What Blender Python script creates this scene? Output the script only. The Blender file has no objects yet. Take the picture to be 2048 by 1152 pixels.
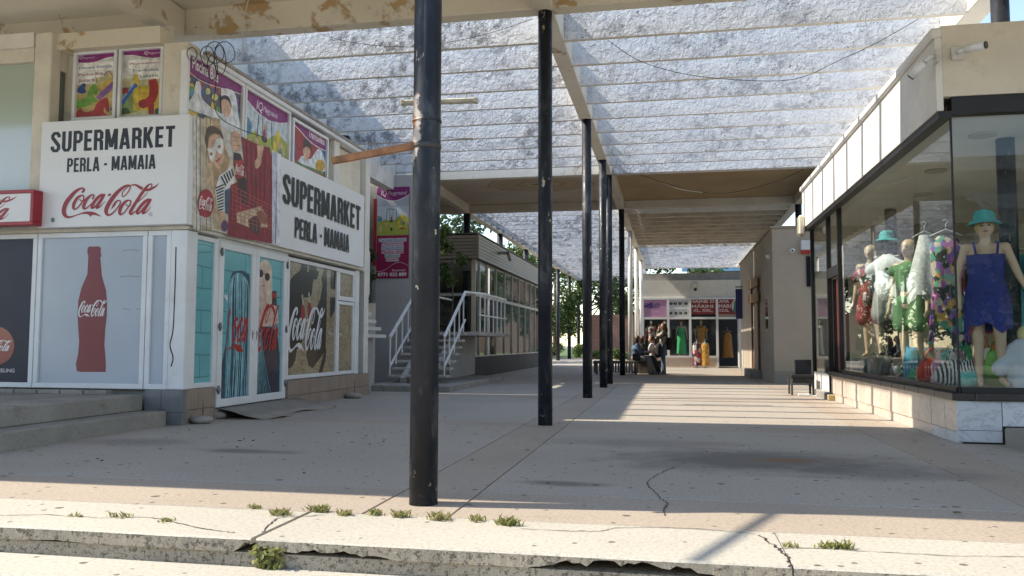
import bpy, math, random
from mathutils import Vector, Matrix
random.seed(7)
C = bpy.context.scene.collection
sc = bpy.context.scene
# ------------------------------------------------------------------ camera
FPX, CXP, CYP, CAMH = 1640.0, 1024.0, 576.0, 1.1
ROLL = math.radians(0.15)
YAW, PITCH = math.radians(10.993), math.radians(3.86)
_cy, _sy, _cp, _sp = math.cos(YAW), math.sin(YAW), math.cos(PITCH), math.sin(PITCH)
RV = Vector((_cy, _sy, 0)); FV = Vector((-_sy*_cp, _cy*_cp, _sp)); UV = RV.cross(FV)
R2 = RV*math.cos(ROLL) + UV*math.sin(ROLL); U2 = UV*math.cos(ROLL) - RV*math.sin(ROLL)
cam = bpy.data.cameras.new('camera'); camo = bpy.data.objects.new('camera', cam); C.objects.link(camo)
m = Matrix((R2, U2, -FV)).transposed().to_4x4(); m.translation = Vector((0, 0, CAMH)); camo.matrix_world = m
cam.sensor_width = 36; cam.lens = FPX/2048*36; cam.clip_end = 2000; cam.clip_start = 0.05
sc.camera = camo
def ray(px, py): return R2*(px-CXP) - U2*(py-CYP) + FV*FPX
def onX(px, py, x): d = ray(px, py); return Vector((0, 0, CAMH)) + d*(x/d.x)
def onY(px, py, y): d = ray(px, py); return Vector((0, 0, CAMH)) + d*(y/d.y)
def onZ(px, py, z): d = ray(px, py); return Vector((0, 0, CAMH)) + d*((z-CAMH)/d.z)
# ------------------------------------------------------------------ world, sun, exposure
SUN_EL, SUN_AZ = math.radians(47), math.radians(6)
w = bpy.data.worlds.new('World'); sc.world = w; w.use_nodes = True
nt = w.node_tree; nt.nodes.clear()
sky = nt.nodes.new('ShaderNodeTexSky'); sky.sky_type = 'NISHITA'; sky.sun_disc = False
sky.sun_elevation = SUN_EL; sky.sun_rotation = math.radians(-96)
sky.air_density = 1.0; sky.dust_density = 0.25; sky.ozone_density = 1.0
bg = nt.nodes.new('ShaderNodeBackground'); bg.inputs[1].default_value = 0.15
wo = nt.nodes.new('ShaderNodeOutputWorld')
nt.links.new(sky.outputs[0], bg.inputs[0]); nt.links.new(bg.outputs[0], wo.inputs[0])
sun = bpy.data.lights.new('sun', 'SUN'); sun.energy = 3.0; sun.angle = math.radians(0.53); sun.color = (1.0, 0.95, 0.86)
suno = bpy.data.objects.new('sun', sun); C.objects.link(suno)
_d = Vector((math.cos(SUN_AZ)*math.cos(SUN_EL), math.sin(SUN_AZ)*math.cos(SUN_EL), -math.sin(SUN_EL)))
suno.rotation_euler = _d.to_track_quat('-Z', 'Y').to_euler(); suno.location = (-20, -5, 25)
sc.view_settings.view_transform = 'Standard'; sc.view_settings.look = 'None'
sc.view_settings.exposure = 1.3; sc.view_settings.gamma = 1.0; sc.view_settings.use_curve_mapping = False
sc.view_settings.use_white_balance = True; sc.view_settings.white_balance_temperature = 7300; sc.view_settings.white_balance_tint = 10
sc.cycles.max_bounces = 8; sc.cycles.diffuse_bounces = 4; sc.cycles.transparent_max_bounces = 16
sc.cycles.caustics_reflective = False; sc.cycles.caustics_refractive = False

# ------------------------------------------------------------------ object helpers
WL = {}
def link(o, parent=None, local=False):
    C.objects.link(o)
    if parent is not None:
        o.parent = parent
        if not local:
            o.location = -WL.get(parent.name, Vector((0, 0, 0)))
        WL[o.name] = Vector((0, 0, 0))
    return o
def tag(o, label=None, cat=None, group=None, kind=None):
    if label: o['label'] = label
    if cat: o['category'] = cat
    if group: o['group'] = group
    if kind: o['kind'] = kind
    return o
def thing(name, label, cat, loc=(0, 0, 0), group=None, rz=0):
    o = bpy.data.objects.new(name, None); C.objects.link(o)
    o.empty_display_size = 0.2
    o.location = loc; o.rotation_euler = (0, 0, rz); WL[o.name] = Vector(loc)
    return tag(o, label, cat, group)
def copy_tree(o, parent=None):
    c = o.copy(); C.objects.link(c)
    if parent is not None: c.parent = parent
    for ch in list(o.children): copy_tree(ch, c)
    return c

class MB:
    def __init__(s): s.v = []; s.f = []; s.mi = []; s.m = 0; s.sm = []
    def face(s, pts, smooth=False):
        n = len(s.v); s.v += [tuple(p) for p in pts]; s.f.append(tuple(range(n, n+len(pts)))); s.mi.append(s.m); s.sm.append(smooth)
    def idx(s, verts, faces, smooth=False):
        n = len(s.v); s.v += [tuple(p) for p in verts]
        for f in faces: s.f.append(tuple(i+n for i in f)); s.mi.append(s.m); s.sm.append(smooth)
    def box(s, x0, x1, y0, y1, z0, z1, b=0.0):
        if x0 > x1: x0, x1 = x1, x0
        if y0 > y1: y0, y1 = y1, y0
        if z0 > z1: z0, z1 = z1, z0
        s.obox(Vector(((x0+x1)/2, (y0+y1)/2, (z0+z1)/2)), Vector((1, 0, 0)), Vector((0, 1, 0)), Vector((0, 0, 1)), (x1-x0)/2, (y1-y0)/2, (z1-z0)/2, b)
    def obox(s, c, ax, ay, az, hx, hy, hz, b=0.0):
        b = min(b, hx*.45, hy*.45, hz*.45)
        if b <= 0:
            vs = [c+ax*(hx*i)+ay*(hy*j)+az*(hz*k) for k in (-1, 1) for j in (-1, 1) for i in (-1, 1)]
            s.idx(vs, [(0, 2, 3, 1), (4, 5, 7, 6), (0, 1, 5, 4), (2, 6, 7, 3), (0, 4, 6, 2), (1, 3, 7, 5)])
            return
        vs = []; ids = {}
        for k in (-1, 1):
            for j in (-1, 1):
                for i in (-1, 1):
                    for q, (dx, dy, dz) in enumerate(((0, 1, 1), (1, 0, 1), (1, 1, 0))):
                        ids[i, j, k, q] = len(vs)
                        vs.append(c+ax*(i*(hx-b*dx))+ay*(j*(hy-b*dy))+az*(k*(hz-b*dz)))
        F = []
        for sgn in (-1, 1):
            F.append([ids[sgn, j, k, 0] for j, k in ((-1, -1), (1, -1), (1, 1), (-1, 1))][::sgn])
            F.append([ids[i, sgn, k, 1] for i, k in ((-1, -1), (-1, 1), (1, 1), (1, -1))][::sgn])
            F.append([ids[i, j, sgn, 2] for i, j in ((-1, -1), (1, -1), (1, 1), (-1, 1))][::sgn])
        for a in (-1, 1):
            for b2 in (-1, 1):
                F.append([ids[-1, a, b2, 1], ids[1, a, b2, 1], ids[1, a, b2, 2], ids[-1, a, b2, 2]])
                F.append([ids[a, -1, b2, 0], ids[a, 1, b2, 0], ids[a, 1, b2, 2], ids[a, -1, b2, 2]])
                F.append([ids[a, b2, -1, 0], ids[a, b2, 1, 0], ids[a, b2, 1, 1], ids[a, b2, -1, 1]])
        for i in (-1, 1):
            for j in (-1, 1):
                for k in (-1, 1): F.append([ids[i, j, k, 0], ids[i, j, k, 1], ids[i, j, k, 2]])
        s.idx(vs, F)
    def bar(s, p, q, w, h, up=(0, 0, 1), b=0.0):
        p = Vector(p); q = Vector(q); a = (q-p); L = a.length; a.normalize()
        u = Vector(up); side = a.cross(u)
        if side.length < 1e-4: side = a.cross(Vector((1, 0, 0)))
        side.normalize(); u = side.cross(a).normalized()
        s.obox((p+q)/2, a, side, u, L/2, w/2, h/2, b)
    def tube(s, pts, r, n=12, cap=True, sx=1.0):
        pts = [Vector(p) for p in pts]; R = r if isinstance(r, (list, tuple)) else [r]*len(pts)
        rings = []; prev = None
        for i, p in enumerate(pts):
            t = (pts[min(i+1, len(pts)-1)]-pts[max(i-1, 0)])
            if t.length < 1e-9: t = Vector((0, 0, 1))
            t.normalize()
            if prev is None:
                a = t.cross(Vector((0, 0, 1)))
                if a.length < 1e-3: a = t.cross(Vector((0, 1, 0)))
            else: a = prev - t*prev.dot(t)
            a.normalize(); prev = a; b = t.cross(a)
            rings.append([p+(a*math.cos(2*math.pi*k/n)*sx+b*math.sin(2*math.pi*k/n))*R[i] for k in range(n)])
        vs = [v for r_ in rings for v in r_]; F = []
        for i in range(len(pts)-1):
            for k in range(n):
                F.append((i*n+k, i*n+(k+1) % n, (i+1)*n+(k+1) % n, (i+1)*n+k))
        s.idx(vs, F, True)
        if cap: s.face(rings[0][::-1]); s.face(rings[-1])
    def loft(s, rings, cap=True, smooth=True, closed=True):
        n = len(rings[0]); vs = [v for r_ in rings for v in r_]; F = []
        for i in range(len(rings)-1):
            for k in range(n if closed else n-1):
                F.append((i*n+k, i*n+(k+1) % n, (i+1)*n+(k+1) % n, (i+1)*n+k))
        s.idx(vs, F, smooth)
        if cap and closed: s.face(list(rings[0])[::-1]); s.face(rings[-1])
    def ell(s, c, rx, ry, rz, n=14, m_=9, ax=None):
        c = Vector(c); rings = []
        for i in range(1, m_):
            th = math.pi*i/m_
            rings.append([Vector((rx*math.sin(th)*math.cos(2*math.pi*k/n), ry*math.sin(th)*math.sin(2*math.pi*k/n), -rz*math.cos(th))) for k in range(n)])
        if ax is not None:
            rings = [[ax @ v for v in r_] for r_ in rings]
        s.loft([[c+v for v in r_] for r_ in rings])
    def prism(s, poly, f, d0, d1):
        """poly 2-D, f(u,v,d)->3-D"""
        n = len(poly); a = [f(u, v, d0) for u, v in poly]; b = [f(u, v, d1) for u, v in poly]
        s.face(a[::-1]); s.face(b)
        for k in range(n): s.face([a[k], a[(k+1) % n], b[(k+1) % n], b[k]])
    def mesh(s, name, mats):
        me = bpy.data.meshes.new(name); me.from_pydata(s.v, [], s.f)
        for mm in (mats if isinstance(mats, (list, tuple)) else [mats]): me.materials.append(mm)
        me.polygons.foreach_set('material_index', s.mi); me.polygons.foreach_set('use_smooth', s.sm)
        me.update(); return me
    def build(s, name, mats, parent=None, local=False, recalc=True):
        me = s.mesh(name, mats)
        if recalc:
            import bmesh
            b = bmesh.new(); b.from_mesh(me); bmesh.ops.remove_doubles(b, verts=b.verts, dist=1e-5)
            bmesh.ops.recalc_face_normals(b, faces=b.faces); b.to_mesh(me); b.free()
        o = bpy.data.objects.new(name, me); return link(o, parent, local)
def boxo(name, mat, parent, *a, b=0.0):
    mb = MB(); mb.box(*a, b=b); return mb.build(name, mat, parent, recalc=False)
def struct(o): o['kind'] = 'structure'; return o

# ------------------------------------------------------------------ materials
class N:
    def __init__(s, name):
        s.m = bpy.data.materials.new(name); s.m.use_nodes = True; s.t = s.m.node_tree; s.t.nodes.clear()
        s.out = s.n('ShaderNodeOutputMaterial'); s.p = s.n('ShaderNodeBsdfPrincipled'); s.l(s.p.outputs[0], s.out.inputs[0])
        g = s.n('ShaderNodeNewGeometry'); s.pos = g.outputs['Position']; s.geo = g
    def n(s, t, **k):
        x = s.t.nodes.new(t)
        for a, b in k.items(): setattr(x, a, b)
        return x
    def l(s, a, b): s.t.links.new(a, b)
    def set(s, sock, v):
        if hasattr(v, 'is_output'): s.l(v, sock)
        elif isinstance(v, (tuple, list)) and len(v) == 3 and sock.type == 'RGBA': sock.default_value = (*v, 1)
        else: sock.default_value = v
    def noise(s, scale, detail=6, rough=.55, vec=None, dist=0.0, out=0):
        x = s.n('ShaderNodeTexNoise'); s.l(vec or s.pos, x.inputs['Vector']); x.inputs['Scale'].default_value = scale
        x.inputs['Detail'].default_value = detail; x.inputs['Roughness'].default_value = rough; x.inputs['Distortion'].default_value = dist
        return x.outputs[out]
    def voro(s, scale, vec=None, feature='F1', out='Distance', rnd=1.0):
        x = s.n('ShaderNodeTexVoronoi'); x.feature = feature; s.l(vec or s.pos, x.inputs['Vector']); x.inputs['Scale'].default_value = scale
        x.inputs['Randomness'].default_value = rnd
        return x.outputs[out]
    def ramp(s, fac, a, b, lo=0.0, hi=1.0):
        x = s.n('ShaderNodeMapRange'); x.clamp = True; s.set(x.inputs[0], fac)
        x.inputs[1].default_value = a; x.inputs[2].default_value = b; x.inputs[3].default_value = lo; x.inputs[4].default_value = hi
        x.interpolation_type = 'SMOOTHSTEP'
        return x.outputs[0]
    def math(s, op, a, b=0.0, c=None):
        x = s.n('ShaderNodeMath', operation=op); s.set(x.inputs[0], a); s.set(x.inputs[1], b)
        if c is not None: s.set(x.inputs[2], c)
        return x.outputs[0]
    def mix(s, f, a, b, mode='MIX'):
        x = s.n('ShaderNodeMix'); x.data_type = 'RGBA'; x.blend_type = mode; s.set(x.inputs[0], f); s.set(x.inputs[6], a); s.set(x.inputs[7], b)
        return x.outputs[2]
    def scalevec(s, v3, vec=None):
        x = s.n('ShaderNodeVectorMath', operation='MULTIPLY'); s.l(vec or s.pos, x.inputs[0]); x.inputs[1].default_value = v3; return x.outputs[0]
    def sep(s, vec=None):
        x = s.n('ShaderNodeSeparateXYZ'); s.l(vec or s.pos, x.inputs[0]); return x.outputs
    def dist(s, p, sc3=(1, 1, 1)):
        a = s.n('ShaderNodeVectorMath', operation='SUBTRACT'); s.l(s.pos, a.inputs[0]); a.inputs[1].default_value = p
        b = s.scalevec(sc3, a.outputs[0]); c = s.n('ShaderNodeVectorMath', operation='LENGTH'); s.l(b, c.inputs[0]); return c.outputs['Value']
    def rnd(s): return s.n('ShaderNodeObjectInfo').outputs['Random']
    def vary(s, col, amt=.12, scale=2.0, detail=6):
        f = s.ramp(s.noise(scale, detail), .3, .7, 1-amt, 1+amt)
        x = s.n('ShaderNodeVectorMath', operation='SCALE'); x.inputs[0].default_value = col; s.l(f, x.inputs['Scale']); return x.outputs[0]
    def bump(s, h, strength=.3, dist=.01):
        x = s.n('ShaderNodeBump'); x.inputs['Strength'].default_value = strength; x.inputs['Distance'].default_value = dist
        s.l(h, x.inputs['Height']); s.l(x.outputs[0], s.p.inputs['Normal'])
    def fin(s, col, rough=.6, metal=0.0, spec=None, coat=None):
        s.set(s.p.inputs['Base Color'], col); s.set(s.p.inputs['Roughness'], rough); s.p.inputs['Metallic'].default_value = metal
        if spec is not None: s.p.inputs['Specular IOR Level'].default_value = spec
        if coat is not None: s.p.inputs['Coat Weight'].default_value = coat; s.p.inputs['Coat Roughness'].default_value = .08
        return s.m
_plain = {}
def plain(col, rough=.55, var=.08, scale=3.0, metal=0.0, bump=0.0, bscale=60, spec=None, coat=None, dirt=0.0):
    key = (tuple(round(c, 3) for c in col), rough, var, scale, metal, bump, bscale, spec, coat, dirt)
    if key in _plain: return _plain[key]
    n = N('surface'); c = n.vary(col, var, scale) if var else col
    if dirt:
        d = n.ramp(n.noise(4.5, 8, .65), .52, .75, 0, dirt); c = n.mix(d, c, (.12, .10, .08))
    if bump: n.bump(n.noise(bscale, 5), bump, .01)
    _plain[key] = n.fin(c, rough, metal, spec, coat); return _plain[key]
def mat_slat():
    n = N('peeling_white_paint'); r = n.rnd()
    off = n.n('ShaderNodeVectorMath', operation='ADD'); n.l(n.pos, off.inputs[0])
    cmb = n.n('ShaderNodeCombineXYZ'); n.l(n.math('MULTIPLY', r, 37.0), cmb.inputs[0]); n.l(n.math('MULTIPLY', r, 11.0), cmb.inputs[2]); n.l(cmb.outputs[0], off.inputs[1]); v = off.outputs[0]
    base = n.mix(n.ramp(n.noise(1.3, 5, .6, v), .3, .7), (.78, .78, .77), (.66, .67, .69))
    zone = n.ramp(n.noise(.55, 3, .5, v), .38, .60)
    zone = n.math('MULTIPLY', zone, n.ramp(n.sep()[0], -2.2, -1.2, 1.0, .65))
    g = n.math('MULTIPLY', n.ramp(n.noise(4.5, 9, .75, v), .45, .60), zone)
    col = n.mix(n.math('MULTIPLY', g, .85), base, (.16, .16, .17))
    streak = n.ramp(n.noise(1.0, 6, .65, n.scalevec((7, 7, 1.2), v)), .56, .8)
    col = n.mix(n.math('MULTIPLY', streak, n.math('MULTIPLY', zone, .6)), col, (.20, .19, .18))
    br = n.math('MULTIPLY', n.ramp(n.noise(11, 7, .7, v), .62, .68), n.ramp(n.noise(.8, 2, .5, n.scalevec((1, 3, 1), v)), .52, .62))
    col = n.mix(n.math('MULTIPLY', br, .8), col, (.27, .20, .14))
    sp = n.math('MULTIPLY', n.ramp(n.noise(19, 4, .6, v), .60, .65), n.ramp(n.noise(1.1, 3, .5, v), .45, .58))
    col = n.mix(n.math('MULTIPLY', sp, .8), col, (.15, .13, .12))
    h = n.math('ADD', n.noise(16, 7, .6, v), n.math('MULTIPLY', n.ramp(n.noise(7, 4, .6, v), .45, .55), .5))
    n.bump(h, .85, .03)
    return n.fin(col, .75)
def mat_ceiling(base, dark, peel, peel_th=.64, ring=None):
    n = N('peeling_ceiling_paint')
    col = n.mix(n.ramp(n.noise(.8, 6), .3, .7), base, dark)
    pm = n.noise(1.7, 8, .62, None, .3); pk = n.ramp(pm, peel_th, peel_th+.015)
    col = n.mix(pk, col, peel)
    edge = n.math('MULTIPLY', n.ramp(pm, peel_th-.03, peel_th), n.math('SUBTRACT', 1.0, pk)); col = n.mix(n.math('MULTIPLY', edge, .35), col, (.22, .17, .11))
    sp = n.math('MULTIPLY', n.ramp(n.noise(14, 4, .6), .66, .69), n.ramp(n.noise(1.1, 2), .45, .6)); col = n.mix(n.math('MULTIPLY', sp, .7), col, (.18, .14, .10))
    if ring:
        (cx, cy, cz), rr = ring
        d = n.math('ADD', n.dist((cx, cy, cz), (1/1.45, 1/1.0, 0)), n.math('MULTIPLY', n.math('SUBTRACT', n.noise(2.2, 5), .5), .45))
        for r0, wd, a in ((rr, .05, .75), (rr*.72, .05, .35), (rr*.42, .10, .7)):
            band = n.math('SUBTRACT', 1.0, n.ramp(n.math('ABSOLUTE', n.math('SUBTRACT', d, r0)), .0, wd)); col = n.mix(n.math('MULTIPLY', band, a), col, (.36, .20, .06))
        col = n.mix(n.ramp(d, rr, rr*.9, 0, .45), col, (.45, .30, .12))
        col = n.mix(n.ramp(d, .2, .05, 0, .6), col, (.12, .07, .03))
    n.bump(n.math('ADD', n.noise(9, 6), n.math('MULTIPLY', pk, -1.2)), .35, .015)
    return n.fin(col, .8)
def mat_column(light):
    n = N('worn_black_column_paint')
    v = n.scalevec((1, 1, .35))
    f = n.noise(5, 9, .68, v)
    col = n.mix(n.ramp(n.noise(1.6, 4), .35, .65), (.007, .010, .017), (.018, .023, .032))
    col = n.mix(n.ramp(f, .52, .70, 0, .7), col, (.10, .11, .12))
    ch = n.noise(9, 7, .62, n.scalevec((1, 1, .55)))
    col = n.mix(n.math('MULTIPLY', n.ramp(ch, .655, .668), light), col, (.50, .44, .38))
    pd = n.math('ADD', n.dist((-1.78, 5.44, 2.62), (9, 9, 3.2)), n.math('MULTIPLY', n.math('SUBTRACT', n.noise(14, 5, .6), .5), 1.1)); col = n.mix(n.ramp(pd, .85, .7), col, (.42, .36, .31)); col = n.mix(n.ramp(pd, .35, .2), col, (.26, .11, .05))
    z = n.sep()[2]
    col = n.mix(n.math('MULTIPLY', n.ramp(n.noise(13, 6, .7), .60, .64), n.ramp(z, .35, .05, 0, .8)), col, (.32, .31, .30))
    n.bump(n.math('ADD', n.noise(14, 6, .65), n.math('MULTIPLY', n.ramp(ch, .65, .67), -.6)), .35, .006)
    return n.fin(col, n.ramp(n.noise(7, 4), .3, .7, .34, .58), spec=.32)
def mat_floor(tint, spots=True):
    n = N('worn_terrazzo_paving')
    col = n.mix(n.ramp(n.noise(.5, 5), .3, .7), tint, tuple(c*.86 for c in tint))
    col = n.mix(n.ramp(n.noise(38, 5, .78), .46, .62, 0, .6), col, tuple(c*.55 for c in tint))
    col = n.mix(n.ramp(n.noise(52, 4, .75), .56, .66, 0, .35), col, (.62, .58, .52))
    sc_ = n.noise(1.0, 6, .7, n.scalevec((.8, 6, 1))); col = n.mix(n.ramp(sc_, .60, .72, 0, .25), col, (.16, .14, .13))
    if spots:
        for s_, th, a in ((2.3, .085, .85), (3.7, .10, .8), (6.1, .12, .75)):
            vv = n.n('ShaderNodeTexVoronoi'); n.l(n.scalevec((1, 1, 0)), vv.inputs['Vector']); vv.inputs['Scale'].default_value = s_
            rr = n.sep(vv.outputs['Color'])[0]
            wob = n.math('ADD', vv.outputs['Distance'], n.math('MULTIPLY', n.math('SUBTRACT', n.noise(40, 3), .5), .05))
            k = n.math('MULTIPLY', n.ramp(wob, th, th*.72), n.ramp(rr, .22, .27, 0, a)); col = n.mix(k, col, (.055, .05, .048))
        # oily stains
        for (cx, cy, sx, sy, a, c3) in ((.75, 8.15, 1.75, 1.05, .72, (.05, .05, .055)), (1.7, 7.6, 1.3, .6, .45, (.07, .065, .065)), (-.85, 6.5, .5, .16, .6, (.05, .05, .05)), (-4.2, 7.75, .75, .22, .6, (.06, .065, .065)), (1.05, 8.2, .45, .14, .95, (.20, .10, .035)), (-5.8, 8.2, .9, .5, .35, (.08, .07, .065)), (-.3, 9.3, 1.6, .5, .3, (.09, .08, .075))):
            d = n.math('ADD', n.dist((cx, cy, 0), (1/sx, 1/sy, 0)), n.math('MULTIPLY', n.math('SUBTRACT', n.noise(2.6, 6, .6), .5), .9))
            col = n.mix(n.ramp(d, 1.05, .25, 0, a), col, c3)
    n.bump(n.noise(90, 4), .18, .004)
    return n.fin(col, .72)
def mat_glass(tint=(.93, .96, .95), refl=1.0, rough=0.0, k=.55):
    n = N('window_glass'); n.t.nodes.remove(n.p)
    tr = n.n('ShaderNodeBsdfTransparent'); tr.inputs[0].default_value = (*tint, 1)
    gl = n.n('ShaderNodeBsdfGlossy'); gl.inputs['Roughness'].default_value = rough; gl.inputs['Color'].default_value = (refl, refl, refl, 1)
    dp = n.n('ShaderNodeVectorMath', operation='DOT_PRODUCT'); n.l(n.geo.outputs['Incoming'], dp.inputs[0]); n.l(n.geo.outputs['Normal'], dp.inputs[1])
    fr = n.math('ADD', n.math('MULTIPLY', n.math('POWER', n.math('SUBTRACT', 1.0, n.math('ABSOLUTE', dp.outputs['Value'])), 5.0), k), .028)
    mx = n.n('ShaderNodeMixShader'); n.l(fr, mx.inputs[0]); n.l(tr.outputs[0], mx.inputs[1]); n.l(gl.outputs[0], mx.inputs[2]); n.l(mx.outputs[0], n.out.inputs[0])
    return n.m
def mat_aggregate(base, pit=.5):
    n = N('exposed_aggregate_concrete')
    col = n.mix(n.ramp(n.noise(1.5, 6), .3, .7), base, tuple(c*.75 for c in base))
    v = n.noise(34, 6, .72); col = n.mix(n.ramp(v, .50, .60, 0, min(1, pit*1.7)), col, (.07, .055, .04))
    col = n.mix(n.ramp(n.noise(130, 2), .55, .68, 0, .4), col, (.7, .66, .58))
    col = n.mix(n.ramp(n.noise(3, 7, .65), .58, .74, 0, .6), col, (.10, .085, .06))
    n.bump(n.math('ADD', n.noise(60, 6, .7), n.noise(8, 4)), .6, .012)
    return n.fin(col, .85)
def mat_marble(base, vein):
    n = N('veined_marble')
    vv = n.noise(2.2, 7, .6, n.scalevec((1, 1, 1.6)), 1.6); v = n.math('ABSOLUTE', n.math('SUBTRACT', vv, .5))
    off = n.mix(n.rnd(), tuple(c*.9 for c in base), tuple(min(1, c*1.06) for c in base))
    col = n.mix(n.ramp(v, .035, .0, 0, .55), off, vein); col = n.mix(n.ramp(n.noise(1.2, 5), .5, .7, 0, .3), col, vein)
    n.bump(n.noise(40, 3), .05, .003)
    return n.fin(col, .32)
MT = {}
MT['slat'] = mat_slat()
MT['cream'] = mat_ceiling((.70, .64, .52), (.62, .56, .44), (.46, .31, .15), .585)
MT['beam'] = mat_ceiling((.74, .70, .62), (.64, .60, .52), (.40, .29, .17), .66)
MT['ochre'] = mat_ceiling((.46, .34, .19), (.38, .27, .14), (.55, .46, .33), .69)
MT['soffit'] = mat_ceiling((.64, .58, .50), (.56, .50, .42), (.42, .24, .08), .70, ring=((-4.0, 25.3, 6.1), 1.15))
MT['rib'] = plain((.60, .54, .45), .8, .12, 1.5, bump=.3, bscale=14, dirt=.35)
MT['col'] = mat_column(.9); MT['col_far'] = mat_column(.3)
MT['floor'] = mat_floor((.43, .385, .33)); MT['floor_pink'] = mat_floor((.42, .352, .285))
MT['kerb_top'] = mat_floor((.50, .47, .405), True); MT['kerb'] = mat_aggregate((.42, .37, .29)); MT['joint'] = plain((.07, .06, .05), .95)
MT['step'] = mat_aggregate((.34, .32, .29), .10)
MT['upvc'] = plain((.74, .76, .78), .38, .05, 2, dirt=.16); MT['wall_white'] = plain((.70, .68, .63), .8, .08, 1.2, bump=.25, bscale=30, dirt=.28)
MT['glass'] = mat_glass(); MT['glass_mirror'] = mat_glass((.8, .84, .84), k=1.1); MT['dark_glass'] = plain((.02, .023, .027), .06, 0, spec=.6)
MT['black'] = plain((.012, .012, .013), .45, .2, 6); MT['marble_pink'] = mat_marble((.66, .57, .50), (.48, .36, .28)); MT['marble_grey'] = mat_marble((.62, .64, .66), (.34, .35, .38))
MT['granite'] = plain((.03, .03, .032), .28, .3, 40)
# ================================================================== GROUND
struct(boxo('ground', plain((.17, .16, .15), .9, .15, .6, bump=.3), None, -400, 400, -300, 500, -1.0, -.60))
mb = MB(); mb.box(-60, 40, 5.06, 62, -.5, -.016); pave = struct(mb.build('pavement', MT['joint']))
XE = [-60, -22, -13.2, -6.75, -1.97, -1.4, 2.34, 2.95, 9, 40]
YE = [5.1, 6.02, 10.75, 11.35, 16.45, 17.05, 22.2, 22.8, 28.6, 29.2, 34.5, 40.5, 47, 54, 62]
for i in range(len(XE)-1):
    for j in range(len(YE)-1):
        strip = (YE[j+1]-YE[j] < 1.0) or (XE[i+1]-XE[i] < .7)
        g = .005
        boxo('paving_slab', MT['floor_pink' if strip else 'floor'], pave, XE[i]+g, XE[i+1]-g, YE[j]+g, YE[j+1]-g, -.06, random.uniform(-.0015, .0015), b=.004)
lawn = struct(boxo('lawn', plain((.07, .12, .03), .95, .35, 1.5, bump=.5, bscale=20), None, -120, 60, 62.02, 160, -.8, .02))
# entrance kerb: overhanging slabs on a riser, chipped
def kerb_piece(x0, x1, parent, seed, chips):
    rnd = random.Random(seed); n = max(8, int((x1-x0)/.035)); xs = [x0+(x1-x0)*i/n for i in range(n+1)]
    rows = []
    for i, x in enumerate(xs):
        er = 0; dn = 0
        for (cx, wd, dp) in chips:
            t = max(0, 1-abs(x-cx)/wd); er = max(er, dp*(t**.5)*(.8+.25*math.sin(x*31)+.15*math.sin(x*77+1))) if t > 0 else er
        yb = 4.335+rnd.uniform(-.0012, .0012)+.003*math.sin(x*5); e = min(.062, er)
        rows.append([(x, 5.085, 0), (x, 4.346+rnd.uniform(-.0008, .0008), 0), (x, yb, -.009-rnd.uniform(0, .0015)), (x, yb+.001, -.078+e+rnd.uniform(-.001, .001)), (x, yb+.02+er*.7, -.080+e), (x, 5.085, -.080+min(e, .06))])
    mb = MB(); mb.loft(rows, cap=True, smooth=False); mb.mi = [1 if abs(sum(mb.v[i][1] for i in f)/len(f)-4.34) < .03 and min(mb.v[i][2] for i in f) < -.02 else 0 for f in mb.f]; return mb.build('kerb_slab', [MT['kerb_top'], MT['kerb']], parent)
kerb = struct(boxo('kerb', MT['kerb'], None, -30, 30, 4.352, 5.07, -.9, -.082))
edges = [-30, -9.4, -5.2, -2.32, .58, 3.4, 8.2, 30]
allch = [(-2.26, .05, .06), (-1.85, .35, .035), (-.25, .48, .075), (-3.6, .2, .01), (.62, .05, .03), (1.9, .3, .02), (-2.36, .06, .06)]
for i in range(len(edges)-1):
    kerb_piece(edges[i]+(.012 if i == 3 else .004), edges[i+1]-(.02 if i == 2 else .004), kerb, i+3, allch)
st = struct(boxo('step', MT['kerb_top'], None, -30, 30, 3.93, 4.349, -.9, -.158, b=.012))
struct(boxo('road', plain((.44, .41, .36), .9, .15, 1.5, bump=.3), None, -60, 60, -40, 3.928, -.95, -.315))

# ================================================================== PERGOLA
def zt(y): return 5.68+.0065*(y-5.5)
perg = thing('pergola', 'long concrete pergola with dark round columns, white slats and flat roof panels', 'pergola', (-1.7, 11.05, 0))
def col_mesh(r):
    mb = MB(); mb.tube([(0, 0, z) for z in (0, .006, 1.0, 2.0, 3, 4, 5, 6)], [r]*8, 28, True); return mb
def column(x, y, r, mat, top=None):
    top = top or zt(y)+.05
    mb = MB(); mb.tube([(x, y, -.01), (x, y, 2.5), (x, y, top)], r, 28); c = mb.build('column', mat, perg)
    return c
CY = [5.5, 11.05, 16.75, 20.75, 22.75, 28.9, 34.8, 41.2, 47.8]
wcol = plain((.62, .62, .60), .5, .1, 2, dirt=.3)
for i, y in enumerate(CY):
    c = column(-1.685, y, .098, MT['col'] if i < 6 else wcol)
    if i == 0:
        mb = MB()
        mb.tube([(-1.685, 5.5, 2.66), (-1.685, 5.5, 2.672)], .104, 28)
        mb.build('weld_band', MT['col'], c)
        mb = MB(); mb.tube([(-1.685, 5.5, 2.465), (-1.685, 5.5, 2.50)], .101, 28); mb.build('clamp', plain((.05, .045, .045), .7, .3, 20), c)
for y in (11.5, 17.2, 20.8, 22.75, 28.9, 34.8): column(4.27, y, .11, MT['col_far'])
for y in (17.4, 22.75, 28.9, 34.8, 41.2, 47.3, 53.4, 59.5, 65.6, 71.7): column(-7.3, y, .13, MT['col_far'])
def beamx(x, y0, y1, w=.26, h=.5, mat='beam'):
    z = zt((y0+y1)/2); return boxo('beam', MT[mat], perg, x-w/2, x+w/2, y0, y1, z, z+h, b=.012)
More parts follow.
